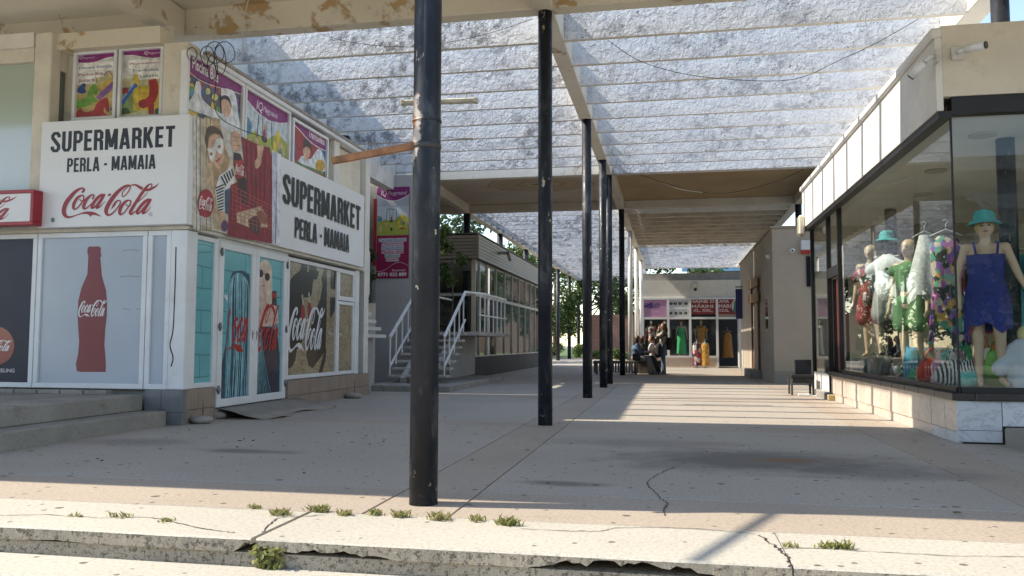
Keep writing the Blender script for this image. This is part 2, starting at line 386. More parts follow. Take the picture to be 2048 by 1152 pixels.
def beamy(y, x0, x1, w=.22, h=.5, mat='beam', dz=0):
    z = zt(y)+dz; return boxo('beam', MT[mat], perg, x0, x1, y-w/2, y+w/2, z, z+h, b=.012)
# first roof panel over the entrance, and the deep beams round it
z1 = zt(9); boxo('roof_panel', MT['cream'], perg, -30, 14, 5.12, 11.15, z1+.42, z1+.62)
beamy(11.05, -30, 14, .26, .42, 'cream', .001); beamy(5.27, -30, 14, .26, .42, 'cream', .002)
for x in (-13, -7.3, -1.7, 4.2): beamx(x, 5.41, 10.91, .30, .41, 'cream')
# longitudinal beams
for a, b in ((11.19, 16.7), (16.72, 22.58)): beamx(-1.7, a, b); beamx(4.27, a, b, .32)
bs = [22.87, 28.78, 34.8, 41.2, 47.8, 54]
for a, b in zip(bs[:-1], bs[1:]): beamx(-1.7, a+.01, b-.01); beamx(4.27, a+.01, b-.01, .30)
for a, b in zip([22.87, 28.78, 34.8, 41.2, 47.3, 53.4, 59.5, 65.6], [28.78, 34.8, 41.2, 47.3, 53.4, 59.5, 65.6, 73]): beamx(-7.3, a+.01, b-.01, .26)
# second roof panel
z4 = zt(25.7)
boxo('roof_panel', MT['soffit'], perg, -20, -1.84, 22.72, 28.9, z4+.30, z4+.52)
boxo('roof_panel', MT['ochre'], perg, -1.56, 4.4, 22.72, 28.9, z4+.29, z4+.51)
beamy(22.72, -20, -1.84, .26, .5, 'beam', .003); beamy(22.72, -1.56, 4.1, .26, .5, 'slat', .003)
beamy(28.9, -20, -1.84, .24, .45, 'soffit', .002); beamy(28.9, -1.56, 4.1, .24, .45, 'beam', .002)
# slats: shared mesh per kind, every slat slightly uneven
def slat(x0, x1, y, mat, seed, h=.5, w=.085):
    rnd = random.Random(seed); z = zt(y)+rnd.uniform(-.006, .006); n = 14; rows = []
    for i in range(n+1):
        x = x0+(x1-x0)*i/n; chip = rnd.uniform(.015, .04) if rnd.random() < .03 else 0; a = rnd.uniform(-.004, .004)
        rows.append([(x, y-w/2+a, z+chip+rnd.uniform(0, .004)), (x, y+w/2+a, z+rnd.uniform(0, .004)), (x, y+w/2+a, z+h), (x, y-w/2+a, z+h)])
    mb = MB(); mb.loft(rows, True, False); mb.mi = [1 if all(mb.v[i][2] < z+.06 for i in f) else 0 for f in mb.f]; return mb.build('slat', [mat, MT['beam']], perg)
k = 0
for j in range(1, 10):
    y = 11.05+1.15*j + .03
    slat(-1.58, 4.12, y, MT['slat'], 100+j); slat(-7.455, -1.82, y, MT['slat'], 200+j)
j = 0; y = 28.9+1.15
while y < 73:
    slat(-7.18, -1.82, y, MT['slat'], 300+j)
    if y < 54:
        slat(-1.58, 4.12, y, MT['rib'] if y < 41 else MT['slat'], 400+j)
    y += 1.15; j += 1
boxo('roof_panel', MT['rib'], perg, -1.57, 4.13, 29.1, 41.2, zt(35)+.53, zt(35)+.62)
beamy(54.1, -7.4, 4.4, .3, .5, 'slat')
# ================================================================== PRINT TOOLS (flat graphics on real panels)
from mathutils.geometry import tessellate_polygon
_tc = {}
def text_geo(body, bold=0.0, shear=0.0, space=1.0):
    key = (body, bold, shear, space)
    if key in _tc: return _tc[key]
    cu = bpy.data.curves.new('lettering', 'FONT'); cu.body = body; cu.offset = bold; cu.shear = shear; cu.resolution_u = 3; cu.space_character = space
    o = bpy.data.objects.new('lettering', cu); C.objects.link(o)
    dg = bpy.context.evaluated_depsgraph_get(); ev = o.evaluated_get(dg); me = ev.to_mesh()
    vs = [(v.co.x, v.co.y) for v in me.vertices]; fs = [tuple(p.vertices) for p in me.polygons]
    ev.to_mesh_clear(); bpy.data.objects.remove(o); bpy.data.curves.remove(cu)
    xs = [v[0] for v in vs]; ys = [v[1] for v in vs]; x0, x1, y0, y1 = min(xs), max(xs), min(ys), max(ys)
    _tc[key] = ([((x-x0)/(x1-x0), (y-y0)/(y1-y0)) for x, y in vs], fs); return _tc[key]
def cr(pts, n=6):
    """Catmull-Rom through tuples of any length"""
    out = []; P = [pts[0]]+list(pts)+[pts[-1]]
    for i in range(1, len(P)-2):
        a, b, c, d = P[i-1], P[i], P[i+1], P[i+2]
        for k in range(n):
            t = k/n
            out.append(tuple(.5*((2*b[j])+(-a[j]+c[j])*t+(2*a[j]-5*b[j]+4*c[j]-d[j])*t*t+(-a[j]+3*b[j]-3*c[j]+d[j])*t**3) for j in range(len(b))))
    out.append(tuple(pts[-1])); return out
LOGO = [
 [(470,255,30),(500,220,50),(512,180,40),(480,158,36),(430,168,48),(350,218,68),(260,320,84),(172,450,92),(128,580,88),(130,690,82),(178,762,62),(260,775,38),(380,740,22),(480,706,30),(560,694,50),(640,700,66),(720,712,58),(800,745,34),(875,785,4)],
 [(470,310,30),(400,350,58),(335,450,68),(312,550,62),(335,608,40),(400,575,28),(470,480,28),(512,390,26),(508,328,26),(470,310,28)],
 [(430,390,18),(455,425,20),(500,432,20),(545,400,24),(600,345,26)],
 [(685,405,34),(712,350,30),(702,308,28),(640,330,45),(560,430,65),(518,540,65),(528,605,45),(580,590,30),(640,535,26),(700,470,20)],
 [(890,302,38),(820,350,60),(735,450,65),(685,560,60),(693,600,40),(740,570,30),(820,460,30),(890,340,30)],
 [(925,300,52),(860,430,60),(790,560,65),(790,600,40),(850,565,25),(900,510,15),(940,455,8)],
 [(1400,150,20),(1330,210,20),(1275,300,20),(1280,365,22),(1330,350,20),(1390,270,20),(1425,190,22),(1410,132,25),(1370,132,38),(1290,172,60),(1180,270,75),(1070,420,86),(992,570,84),(967,680,74),(1003,752,50),(1070,742,38),(1150,660,26),(1220,560,26),(1243,490,26),(1218,452,28),(1160,475,36),(1112,560,45),(1070,635,6)],
 [(1415,145,14),(1470,130,30),(1530,130,38),(1600,175,55),(1668,224,58)],
 [(1722,250,50),(1800,240,55),(1880,200,45),(1940,160,25),(1985,105,5)],
 [(1410,452,28),(1340,482,55),(1263,590,65),(1235,695,65),(1255,755,40),(1320,720,28),(1390,620,26),(1443,520,26),(1440,466,26),(1410,452,28)],
 [(1350,530,18),(1380,570,20),(1440,580,16)],
 [(1832,190,18),(1848,142,24),(1825,122,25),(1760,165,45),(1660,310,60),(1560,480,62),(1470,650,65),(1443,725,58),(1472,755,38),(1540,690,24)],
 [(1770,295,10),(1680,410,16),(1560,520,16),(1500,580,12)],
 [(1800,440,40),(1730,490,60),(1642,590,65),(1578,700,60),(1592,750,40),(1650,700,30),(1730,590,28),(1800,480,28)],
 [(1835,440,52),(1770,570,60),(1702,690,65),(1692,745,42),(1750,720,25),(1810,650,14),(1840,590,6)],
]
LOGO_POLY = [[(985,350),(1010,295),(1060,295),(1035,350)], [(590,712),(640,755),(660,788),(682,755),(722,742),(700,690),(610,690)]]
# condensed block capitals: strokes in a box of width w, height 10, stroke 1.55
GLY = {'S': (4.3, [[(3.6, 7.2), (3.6, 8.2), (2.9, 9.25), (1.5, 9.25), (.75, 8.2), (.8, 7), (2.15, 5.2), (3.55, 3.2), (3.6, 1.8), (2.9, .75), (1.5, .75), (.75, 1.8), (.75, 2.9)]]),
 'U': (4.3, [[(.77, 10), (.77, 2), (1.4, .78), (2.9, .78), (3.53, 2), (3.53, 10)]]), 'P': (4.1, [[(.77, 0), (.77, 10)], [(.8, 9.25), (2.6, 9.25), (3.4, 8.4), (3.4, 5.6), (2.6, 4.7), (.8, 4.7)]]),
 'E': (3.6, [[(.77, 0), (.77, 10)], [(.8, 9.23), (3.5, 9.23)], [(.8, 5.1), (3.2, 5.1)], [(.8, .77), (3.5, .77)]]), 'R': (4.2, [[(.77, 0), (.77, 10)], [(.8, 9.25), (2.6, 9.25), (3.4, 8.4), (3.4, 6), (2.6, 5.1), (.8, 5.1)], [(2.6, 5.1), (3.35, 4.2), (3.5, 0)]]),
 'M': (5.6, [[(.75, 0), (.75, 10)], [(4.85, 0), (4.85, 10)], [(1.0, 9.9), (2.8, 1.2)], [(4.6, 9.9), (2.8, 1.2)]]), 'A': (4.7, [[(.7, 0), (2.1, 10)], [(4.0, 0), (2.6, 10)], [(1.3, 2.6), (3.4, 2.6)]]),
 'K': (4.4, [[(.77, 0), (.77, 10)], [(1.2, 4.2), (3.6, 10)], [(1.9, 5.6), (3.7, 0)]]), 'T': (4.1, [[(2.05, 0), (2.05, 9.9)], [(.1, 9.23), (4.0, 9.23)]]), 'L': (3.5, [[(.77, 0), (.77, 10)], [(.8, .77), (3.4, .77)]]), 'I': (1.55, [[(.77, 0), (.77, 10)]]), '-': (2.4, [[(.2, 4.6), (2.2, 4.6)]]), ' ': (1.6, [])}
class Print:
    """flat printed graphics: 2-D shapes on a plane, stacked in hair-thin layers; mode 'X' = plane x=c facing +X, 'Y' = plane y=c facing -Y"""
    def __init__(s, mode, c, coat=.0, rough=.45, var=.05):
        s.var = var
        s.mode = mode; s.c = c; s.mb = MB(); s.mats = []; s.d = .0012; s.z = (0, 0, 1); s.rough = rough; s.coat = coat; s.step = .00015
    def crop(s, x0, y0, k): s.z = (x0, y0, k); return s
    def uv(s, zx, zy):
        px, py = s.z[0]+zx*s.z[2], s.z[1]+zy*s.z[2]
        if s.mode == 'X': p = onX(px, py, s.c); return (p.y, p.z)
        p = onY(px, py, s.c); return (p.x, p.z)
    def f(s, u, v, d): return Vector((s.c+d, u, v)) if s.mode == 'X' else Vector((u, s.c-d, v))
    def mat(s, col):
        m_ = col if isinstance(col, bpy.types.Material) else plain(col, s.rough, s.var, 9.0 if s.var > .1 else 2.5, coat=s.coat or None)
        if m_ not in s.mats: s.mats.append(m_)
        s.mb.m = s.mats.index(m_)
    def uvpoly(s, col, P):
        s.mat(col); s.d += s.step
        vs = [s.f(u, v, s.d) for u, v in P]
        tris = tessellate_polygon([[Vector((u, v, 0)) for u, v in P]])
        s.mb.idx(vs, [tuple(t) for t in tris])
    def poly(s, col, pts): s.uvpoly(col, [s.uv(*p) for p in pts])
    def curve(s, col, pts, n=5):
        P = list(pts); Q = cr(P+[P[0]], n); s.poly(col, Q[:-1])
    def quad(s, col, x0, y0, x1, y1):
        a = s.uv(x0, y0); b = s.uv(x1, y1); s.uvpoly(col, [(a[0], a[1]), (b[0], a[1]), (b[0], b[1]), (a[0], b[1])])
    def uvquad(s, col, u0, v0, u1, v1): s.uvpoly(col, [(u0, v0), (u1, v0), (u1, v1), (u0, v1)])
    def oval(s, col, x, y, rx, ry, n=18, rot=0.0):
        s.poly(col, [(x+rx*math.cos(a)*math.cos(rot)-ry*math.sin(a)*math.sin(rot), y+rx*math.cos(a)*math.sin(rot)+ry*math.sin(a)*math.cos(rot)) for a in [2*math.pi*k/n for k in range(n)]])
    def line(s, col, pts, w, n=4):
        """ribbon; pts (x,y) or (x,y,w) in crop units"""
        Q = cr([(p[0], p[1], p[2] if len(p) > 2 else w) for p in pts], n) if len(pts) > 2 else [(p[0], p[1], p[2] if len(p) > 2 else w) for p in pts]
        s.mat(col); s.d += s.step; L = []; R = []
        for i, q in enumerate(Q):
            a = Q[max(0, i-1)]; b = Q[min(len(Q)-1, i+1)]; tx, ty = b[0]-a[0], b[1]-a[1]; ln = math.hypot(tx, ty) or 1; nx, ny = -ty/ln*q[2]/2, tx/ln*q[2]/2
            L.append(s.f(*s.uv(q[0]+nx, q[1]+ny), s.d)); R.append(s.f(*s.uv(q[0]-nx, q[1]-ny), s.d))
        n_ = len(Q); s.mb.idx(L+R, [(i, i+1, n_+i+1, n_+i) for i in range(n_-1)])
    def text(s, col, body, x0, y0, x1, y1, bold=0.0, shear=0.0, ro=(0, 0), space=1.0):
        """fill the box whose lower-left is (x0,y1) and upper-right (x1,y0) in crop units"""
        vs, fs = text_geo(body, bold, shear, space); a = s.uv(x0, y1); b = s.uv(x1, y0); s.uvtext(col, vs, fs, a, b)
    def uvtext(s, col, vs, fs, a, b):
        s.mat(col); s.d += s.step
        s.mb.idx([s.f(a[0]+(b[0]-a[0])*x, a[1]+(b[1]-a[1])*y, s.d) for x, y in vs], fs)
    def logo(s, col, u0, v0, u1, v1, strokes=None, fat=1.0):
        """script logo inside a uv box"""
        s.mat(col); s.d += s.step
        def T(x, y): return (u0+(x-85)/(1985-85)*(u1-u0), v1+(y-105)/(790-105)*(v0-v1))
        for st_ in (LOGO if strokes is None else strokes):
            Q = cr(st_, 5); L = []; R = []
            for i, q in enumerate(Q):
                a = Q[max(0, i-1)]; b = Q[min(len(Q)-1, i+1)]; tx, ty = b[0]-a[0], b[1]-a[1]; ln = math.hypot(tx, ty) or 1; h = q[2]*fat/2
                L.append(s.f(*T(q[0]-ty/ln*h, q[1]+tx/ln*h), s.d)); R.append(s.f(*T(q[0]+ty/ln*h, q[1]-tx/ln*h), s.d))
            n_ = len(Q); s.mb.idx(L+R, [(i, i+1, n_+i+1, n_+i) for i in range(n_-1)]); s.d += .00002
        for P in LOGO_POLY if strokes is None else []:
            s.uvpoly(col, [T(x, y) for x, y in P]); s.d -= s.step
    def block(s, col, body, u0, v0, u1, v1):
        s.mat(col); gap = .75; W = sum(GLY[c][0] for c in body)+gap*(len(body)-1); x = 0; kx = (u1-u0)/W; ky = (v1-v0)/10
        for c in body:
            for st_ in GLY[c][1]:
                s.d += .00005; Q = st_; L = []; R = []
                for i, q in enumerate(Q):
                    a = Q[max(0, i-1)]; b = Q[min(len(Q)-1, i+1)]; tx, ty = b[0]-a[0], b[1]-a[1]; ln = math.hypot(tx, ty)
                    h = .77*(1.08 if 0 < i < len(Q)-1 else 1)
                    L.append(s.f(u0+(x+q[0]-ty/ln*h)*kx, v0+(q[1]+tx/ln*h)*ky, s.d)); R.append(s.f(u0+(x+q[0]+ty/ln*h)*kx, v0+(q[1]-tx/ln*h)*ky, s.d))
                n_ = len(Q); s.mb.idx(L+R, [(i, i+1, n_+i+1, n_+i) for i in range(n_-1)])
            x += GLY[c][0]+gap
    def build(s, name, parent): return s.mb.build(name, s.mats, parent, recalc=False)
COKE = (.33, .022, .035); INK = (.012, .014, .02); SIGNW = (.76, .77, .78); PURP = (.23, .02, .17); MAG = (.30, .012, .075)
REDS = (.42, .03, .03); SKIN = (.62, .38, .26); YEL = (.70, .50, .06); BLU = (.05, .16, .42); GRN = (.16, .33, .05); TEAL = (.10, .34, .38)

def frame_bars(mb, mode, c, u0, u1, v0, v1, w, t0, t1):
    """rectangular frame of four bars; c plane, depth t0..t1 outward"""
    for (a, b, lo, hi) in ((u0, u1, v0, v0+w), (u0, u1, v1-w, v1), (u0, u0+w, v0+w, v1-w), (u1-w, u1, v0+w, v1-w)):
        if mode == 'X': mb.box(c+t0, c+t1, a, b, lo, hi, b=.006)
        else: mb.box(a, b, c-t1, c-t0, lo, hi, b=.006)
# ================================================================== SUPERMARKET (left)
WX, FY = -6.45, 9.95
sm = thing('supermarket_building', 'two-storey white supermarket with poster-covered windows and steps, at the left', 'building', (-8.5, 12, 0))
# masonry core (inside the cladding)
tile_c = plain((.30, .235, .19), .45, .1, 3, dirt=.2); tile_g = plain((.16, .165, .17), .6, .2, 3, bump=.2, dirt=.3)
mb = MB(); mb.box(-30, WX-.06, FY+.10, 16.85, -.02, .47); mb.build('base', MT['step'], sm)
# plinth tiles, side
def ptile(y0, y1, z0, z1, mat=tile_c, x=WX+.0):
    boxo('plinth_tile', mat, sm, x-.07, x+random.uniform(-.002, .003), y0+.003, y1-.003, z0+.003, z1-.003, b=.004)
for a, b in ((10.0, 10.42), (10.42, 10.84)): ptile(a, b, .18, .47); ptile(a, b, -.02, .18)
for i in range(9):
    a = 13.04+i*.425; ptile(a, a+.425, .19, .46, x=WX+.05); ptile(a, a+.425, -.02, .19, x=WX+.05)
for i, (a, b) in enumerate(((-6.95, -6.7), (-6.7, -6.385))):
    boxo('plinth_tile', tile_g, sm, a+.003, b-.003, FY-.02, FY+.09, .17, .468, b=.004); boxo('plinth_tile', tile_g, sm, a+.003, b-.003, FY-.021, FY+.09, -.02, .168, b=.004)
# ground-floor walls behind the glazing, ceiling slab between storeys
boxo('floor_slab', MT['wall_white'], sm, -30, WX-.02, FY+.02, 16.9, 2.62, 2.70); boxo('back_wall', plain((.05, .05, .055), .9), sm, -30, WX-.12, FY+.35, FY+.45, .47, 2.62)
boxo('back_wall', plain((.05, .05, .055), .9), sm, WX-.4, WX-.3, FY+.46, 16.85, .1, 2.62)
boxo('end_wall', MT['wall_white'], sm, -12, WX-.005, 16.62, 16.88, .46, 5.15)
# corner post
boxo('corner_post', MT['upvc'], sm, -6.63, -6.39, FY-.005, FY+.25, .47, 2.62, b=.01)
boxo('corner_post', MT['upvc'], sm, -6.5, WX+.012, 16.08, 16.30, .46, 2.61, b=.01)
# --- front windows
def fwin(u0, u1, v0, v1, pane_mat, w=.07, y=FY):
    mb = MB(); mb.box(u0+w*.8, u1-w*.8, y+.03, y+.042, v0+w*.8, v1-w*.8); p = mb.build('window', pane_mat, sm, recalc=False)
    mb = MB(); frame_bars(mb, 'Y', y, u0, u1, v0, v1, w, -.06, .0); mb.build('frame', MT['upvc'], p, recalc=False); return p
film = plain((.43, .49, .56), .22, .06, .8, coat=.25); filmd = plain((.026, .032, .055), .4, .15, .8, spec=.3)
p1 = fwin(-11.2, -8.715, .47, 2.62, filmd); p2 = fwin(-8.705, -6.995, .47, 2.62, film); p3 = fwin(-6.985, -6.632, .47, 2.62, film)
fwin(-14, -11.21, .47, 2.62, filmd)
# bottle silhouette
pr = Print('Y', FY+.03, .25, .25).crop(0, 430, .4082); bl = []
prof = [(430,160),(428,185),(433,200),(428,290),(398,360),(384,420),(380,490),(384,560),(388,620),(383,680),(372,730),(376,764),(395,769)]
right = [(518,769),(519,740),(517,690),(512,640),(516,560),(524,490),(525,430),(520,370),(500,300),(492,210),(497,200),(494,185),(494,160),(485,154),(440,154)]
pr.poly((.20, .028, .045), prof+right)
lg = [pr.uv(383, 500), pr.uv(524, 415)]; pr.logo((.72, .72, .74), lg[0][0], lg[0][1], lg[1][0]+.005, lg[1][1])
for x, y, w2 in ((600, 175, 82), (588, 303, 100), (598, 463, 36), (668, 463, 22)): pr.line((.30, .33, .37), [(x, y), (x+w2*.5, y-4), (x+w2, y+1)], 5)
pr.build('print', p2)
pr = Print('Y', FY+.03, .25, .25).crop(0, 430, .4082); pr.oval((.24, .02, .03), -25, 640, 96, 96, 32)
a = pr.uv(-100, 668); b = pr.uv(60, 612); pr.logo((.75, .75, .76), a[0], a[1], b[0], b[1]); pr.text((.62, .63, .66), 'TASTE THE FEELING', -150, 753, 72, 769, .01)
pr.build('print', p1)
# --- side glazing: narrow teal pane, double doors, silhouettes window, small vent
def swin(name, y0, y1, z0, z1, mat, w=.07, x=WX):
    mb = MB(); mb.box(x-.042, x-.03, y0+w*.8, y1-w*.8, z0+w*.8, z1-w*.8); p = mb.build(name, mat, sm, recalc=False)
    mb = MB(); frame_bars(mb, 'X', x, y0, y1, z0, z1, w, -.06, .006); mb.build('frame', MT['upvc'], p, recalc=False); return p
def brick_film(base, sy=1.0):
    n = N('teal_brick_print')
    b_ = n.n('ShaderNodeTexBrick'); cm = n.n('ShaderNodeCombineXYZ'); s_ = n.sep(); n.l(n.math('ADD', s_[1], 0.06), cm.inputs[0]); n.l(n.math('ADD', s_[2], n.math('MULTIPLY', n.math('SUBTRACT', n.noise(2.5, 3), .5), .05)), cm.inputs[1]); n.l(cm.outputs[0], b_.inputs['Vector'])
    b_.inputs['Scale'].default_value = 1.0; b_.inputs['Brick Width'].default_value = .78; b_.inputs['Row Height'].default_value = .31; b_.inputs['Mortar Size'].default_value = .012; b_.inputs['Mortar Smooth'].default_value = .6
    b_.inputs['Color1'].default_value = (*base, 1); b_.inputs['Color2'].default_value = (*[c*1.12 for c in base], 1); b_.inputs['Mortar'].default_value = (*[c*.55 for c in base], 1)
    col = n.mix(n.ramp(n.noise(9, 5), .3, .7, 0, .25), b_.outputs[0], tuple(c*.7 for c in base))
    return n.fin(col, .25, coat=.25)
tealf = brick_film((.13, .42, .46))
sandf = None
n = N('speckled_sand_print'); _c = n.mix(n.ramp(n.noise(28, 6, .75), .40, .62), (.40, .33, .21), (.10, .075, .045)); _c = n.mix(n.ramp(n.noise(2.5, 3), .35, .7, 0, .4), _c, (.44, .37, .25)); sandf = n.fin(_c, .28, coat=.25)
pt = swin('window', 10.07, 10.80, .47, 2.60, tealf)
pr = Print('X', WX-.03, .2).crop(340, 440, .3993); pr.line((.06, .22, .25), [(82, 160), (140, 165), (210, 158)], 5); pr.build('print', pt)
def door(y0, y1, hinge_left):
    z0, z1 = .165, 2.585; w = .115
    mb = MB(); frame_bars(mb, 'X', WX, y0, y1, z0, z1, w, -.045, .02); d = mb.build('door', MT['upvc'], sm, recalc=False)
    boxo('pane', tealf, d, WX-.032, WX-.018, y0+w*.9, y1-w*.9, z0+w*.9, z1-w*.9)
    yh = y0+.02 if hinge_left else y1-.02
    for zz in (.42, 1.33, 2.42):
        mb = MB(); mb.tube([(WX+.035, yh, zz-.06), (WX+.035, yh, zz+.06)], .016, 10); mb.box(WX+.018, WX+.03, yh-.03, yh+.06 if hinge_left else yh+.03, zz-.03, zz+.03); mb.build('hinge', plain((.25, .25, .26), .35, .1, 5, metal=.8), d)
    yk = y1-.06 if hinge_left else y0+.06
    mb = MB(); mb.tube([(WX+.02, yk, 1.24), (WX+.05, yk, 1.24), (WX+.052, yk+(-.05 if hinge_left else .05), 1.24)], .009, 8); mb.box(WX+.02, WX+.026, yk-.012, yk+.012, 1.15, 1.29); mb.build('handle', plain((.45, .45, .46), .3, .05, 5, metal=.8), d)
    return d
dl = door(10.85, 11.895, True); dr = door(11.905, 12.98, False)
mb = MB(); mb.box(WX-.06, WX+.0, 10.80, 10.845, .46, 2.62); mb.box(WX-.06, WX, 12.985, 13.03, .1, 2.62); mb.box(WX-.055, WX+.004, 10.846, 12.984, 2.59, 2.625); mb.build('door_frame', MT['upvc'], sm)
# left leaf print: braids and red script
pr = Print('X', WX-.018, .2, .3, .22).crop(435, 490, .2778)
pr.curve((.02, .07, .11), [(60, 520), (95, 230), (150, 185), (215, 205), (232, 300), (225, 800), (215, 1098), (30, 1108), (25, 900), (60, 700)])
rb = random.Random(4)
for i in range(26):
    x = 70+i*6.0; t = abs(x-150)/90; y0 = 190+45*t*t
    c = rb.choice([(.12, .33, .40), (.20, .46, .52), (.30, .56, .60), (.07, .20, .28), (.03, .10, .15)])
    pr.line(c, [(150+(x-150)*.55, y0+10), (x, y0+90), (x-4+rb.uniform(-4, 4), 600), (x-18+rb.uniform(-14, 14), 1098)], rb.uniform(4, 8))
pr.poly((.6, .62, .62), [(44, 365), (72, 350), (72, 420)])
a = pr.uv(60, 690); b = pr.uv(225, 425)
pr.logo(REDS, a[0], a[1]-.22, a[0]+(b[0]-a[0])*1.0, b[1], [[((x-85)/(945-85)*1900+85, y, w_*1.55) for x, y, w_ in st_] for st_ in LOGO[1:6]]+[[(300+85, 180, 60), (250+85, 230, 90), (160+85, 330, 60), (85, 700, 30), (90, 780, 40)]])
pr.poly(REDS, [(60, 752), (90, 735), (130, 712), (165, 722), (186, 768), (140, 768), (115, 735), (80, 752)])
pr.build('print', dl)
# right leaf print: blond woman with sunglasses and red script
pr = Print('X', WX-.018, .2, .3, .22).crop(435, 490, .2778)
pr.poly((.015, .02, .05), [(288, 640), (320, 590), (380, 590), (430, 620), (447, 800), (442, 1062), (280, 1078)])
pr.curve((.66, .56, .42), [(300, 200), (310, 125), (340, 108), (375, 130), (392, 200), (390, 420), (350, 440), (300, 520)])
pr.curve((.66, .47, .38), [(302, 180), (318, 140), (350, 140), (368, 200), (362, 300), (340, 380), (312, 370), (300, 300)])
pr.poly((.62, .44, .36), [(305, 330), (350, 345), (362, 430), (430, 440), (440, 560), (380, 585), (320, 585), (290, 600), (296, 470)])
pr.oval((.01, .01, .012), 313, 205, 17, 29, 16); pr.oval((.01, .01, .012), 358, 230, 18, 29, 16); pr.line((.01, .01, .012), [(325, 200), (345, 215)], 5)
pr.poly((.5, .2, .18), [(312, 290), (335, 285), (342, 298), (320, 302)]); pr.line((.45, .3, .24), [(330, 235), (322, 265), (332, 270)], 4)
pr.poly((.05, .03, .03), [(392, 330), (425, 330), (425, 440), (392, 430)]); pr.poly((.45, .02, .03), [(394, 345), (425, 345), (425, 380), (394, 380)])
for i in range(9): pr.line(rb.choice([(.12, .33, .38), (.28, .5, .52), (.05, .14, .18)]), [(292+i*3, 600), (290+i*5, 800), (286+i*12, 1070)], 4)
a = pr.uv(288, 770); b = pr.uv(440, 432)
pr.logo(REDS, a[0], a[1], b[0], b[1], [[((x-960)/(1840-960)*1900+85, y, w_*1.5) for x, y, w_ in st_] for st_ in LOGO[6:8]+LOGO[9:15]])
pr.build('print', dr)
# silhouettes window + narrow side light with tilting vent
ps = swin('window', 13.035, 15.20, .47, 2.58, sandf); pv = swin('window', 15.21, 16.06, .47, 1.93, sandf); pw = swin('window', 15.21, 16.06, 1.945, 2.58, sandf, .085)
BK = (.012, .012, .013)
pr = Print('X', WX-.03, .2, .3).crop(570, 500, .2344)
pr.curve(BK, [(30, 290), (70, 220), (130, 170), (140, 85), (190, 95), (270, 115), (268, 170), (288, 185), (272, 250), (240, 260), (222, 390), (150, 420), (170, 560), (110, 600), (60, 560), (28, 560)])
pr.poly(BK, [(28, 520), (150, 560), (172, 600), (160, 760), (100, 850), (88, 940), (60, 1000), (20, 1015)])
pr.poly(BK, [(345, 140), (358, 150), (355, 560), (345, 860), (300, 920), (235, 1010), (200, 985), (180, 900), (190, 800), (240, 560), (300, 420), (320, 300), (308, 240), (330, 170)])
pr.poly(BK, [(340, 850), (352, 840), (345, 950), (310, 1062), (280, 1060), (310, 960)])
pr.poly(sandf, [(191, 100), (207, 100), (203, 185), (190, 190)])
for x, y in ((152, 470), (208, 450)):
    pr.poly((.32, .03, .04), [(x-9, y), (x+9, y), (x+16, y+40), (x+14, y+130), (x-14, y+130), (x-16, y+40)]); pr.line((.5, .42, .34), [(x, y), (x-3, y-60)], 8); pr.oval((.4, .33, .25), x-4, y-70, 8, 22, 10)
a = pr.uv(22, 868); b = pr.uv(340, 492); pr.logo((.66, .69, .72), a[0], a[1], b[0], b[1], fat=1.12)
pr.build('print', ps)
for pn, pl in ((pw, [(388, 172), (432, 182), (452, 270), (455, 345), (388, 328)]), (pv, [(385, 398), (456, 410), (430, 500), (400, 560), (384, 580)])):
    q = Print('X', WX-.03, .2, .3).crop(570, 500, .2344); q.poly(BK, pl)
    if pn is pv: q.text((.6, .62, .66), 'Paul Magic', 375, 702, 486, 738, .0)
    q.build('print', pn)
# lintel trim under the signs
mb = MB(); mb.box(-14, -6.36, FY-.03, FY+.1, 2.625, 2.668); mb.box(-6.46, -6.36, FY+.11, 16.5, 2.627, 2.67); mb.build('lintel', plain((.66, .63, .56), .7, .1, 3, dirt=.4), sm)
# upper storey: wall, pier, frames, posters
cream_w = plain((.68, .63, .53), .75, .1, 1.5, bump=.2, bscale=25, dirt=.25)
boxo('upper_wall', cream_w, sm, -12, -6.95, FY+.30, FY+.40, 2.7, 5.60); boxo('upper_wall', cream_w, sm, -6.9, WX-.12, FY+.34, 16.6, 2.7, 5.05)
boxo('corner_pier', cream_w, sm, -6.86, WX-.03, FY+.02, FY+.33, 2.7, 5.24, b=.015)
boxo('cornice', MT['upvc'], sm, -6.75, WX+.09, FY+.335, 16.3, 5.075, 5.15, b=.01); boxo('roof', MT['wall_white'], sm, -30, -6.76, FY+.42, 16.9, 5.05, 5.3)
boxo('gutter', plain((.34, .29, .24), .6, .2, 6, dirt=.3), sm, WX+.0, WX+.10, FY+.34, 16.3, 5.152, 5.20)
boxo('corner_post', MT['wall_white'], sm, WX-.3, WX+.02, 14.86, 15.12, 2.7, 5.07, b=.01)
boxo('roof_parapet', MT['wall_white'], sm, -7.75, -7.46, 11.3, 22.4, 5.31, 7.25)
boxo('upper_lintel', MT['cream'], sm, -12, -6.94, FY+.05, FY+.29, 5.26, 5.50)
# projecting bay window at far left, upper storey
by = FY-.04
boxo('bay_post', cream_w, sm, -8.86, -8.58, by, by+.2, 2.7, 5.5, b=.015); boxo('bay_side', cream_w, sm, -8.68, -8.58, by+.201, FY+.30, 5.0, 5.5)
boxo('bay_lintel', cream_w, sm, -14, -8.861, by+.002, by+.25, 5.08, 5.28); boxo('bay_lintel', plain((.72, .69, .62), .7, .08, 2), sm, -14, -8.861, by-.02, by+.25, 5.283, 5.5)
n = N('pale_green_blind'); _z = n.sep()[2]; blind = n.fin(n.mix(n.ramp(_z, 4.1, 4.25), (.52, .60, .64), (.42, .50, .42)), .2, coat=.4)
boxo('bay_window', blind, sm, -14, -8.861, by+.08, by+.10, 2.7, 5.08); boxo('bay_window', plain((.12, .14, .13), .15, .1, coat=.5), sm, -8.64, -8.62, by+.21, FY+.29, 2.7, 5.0)
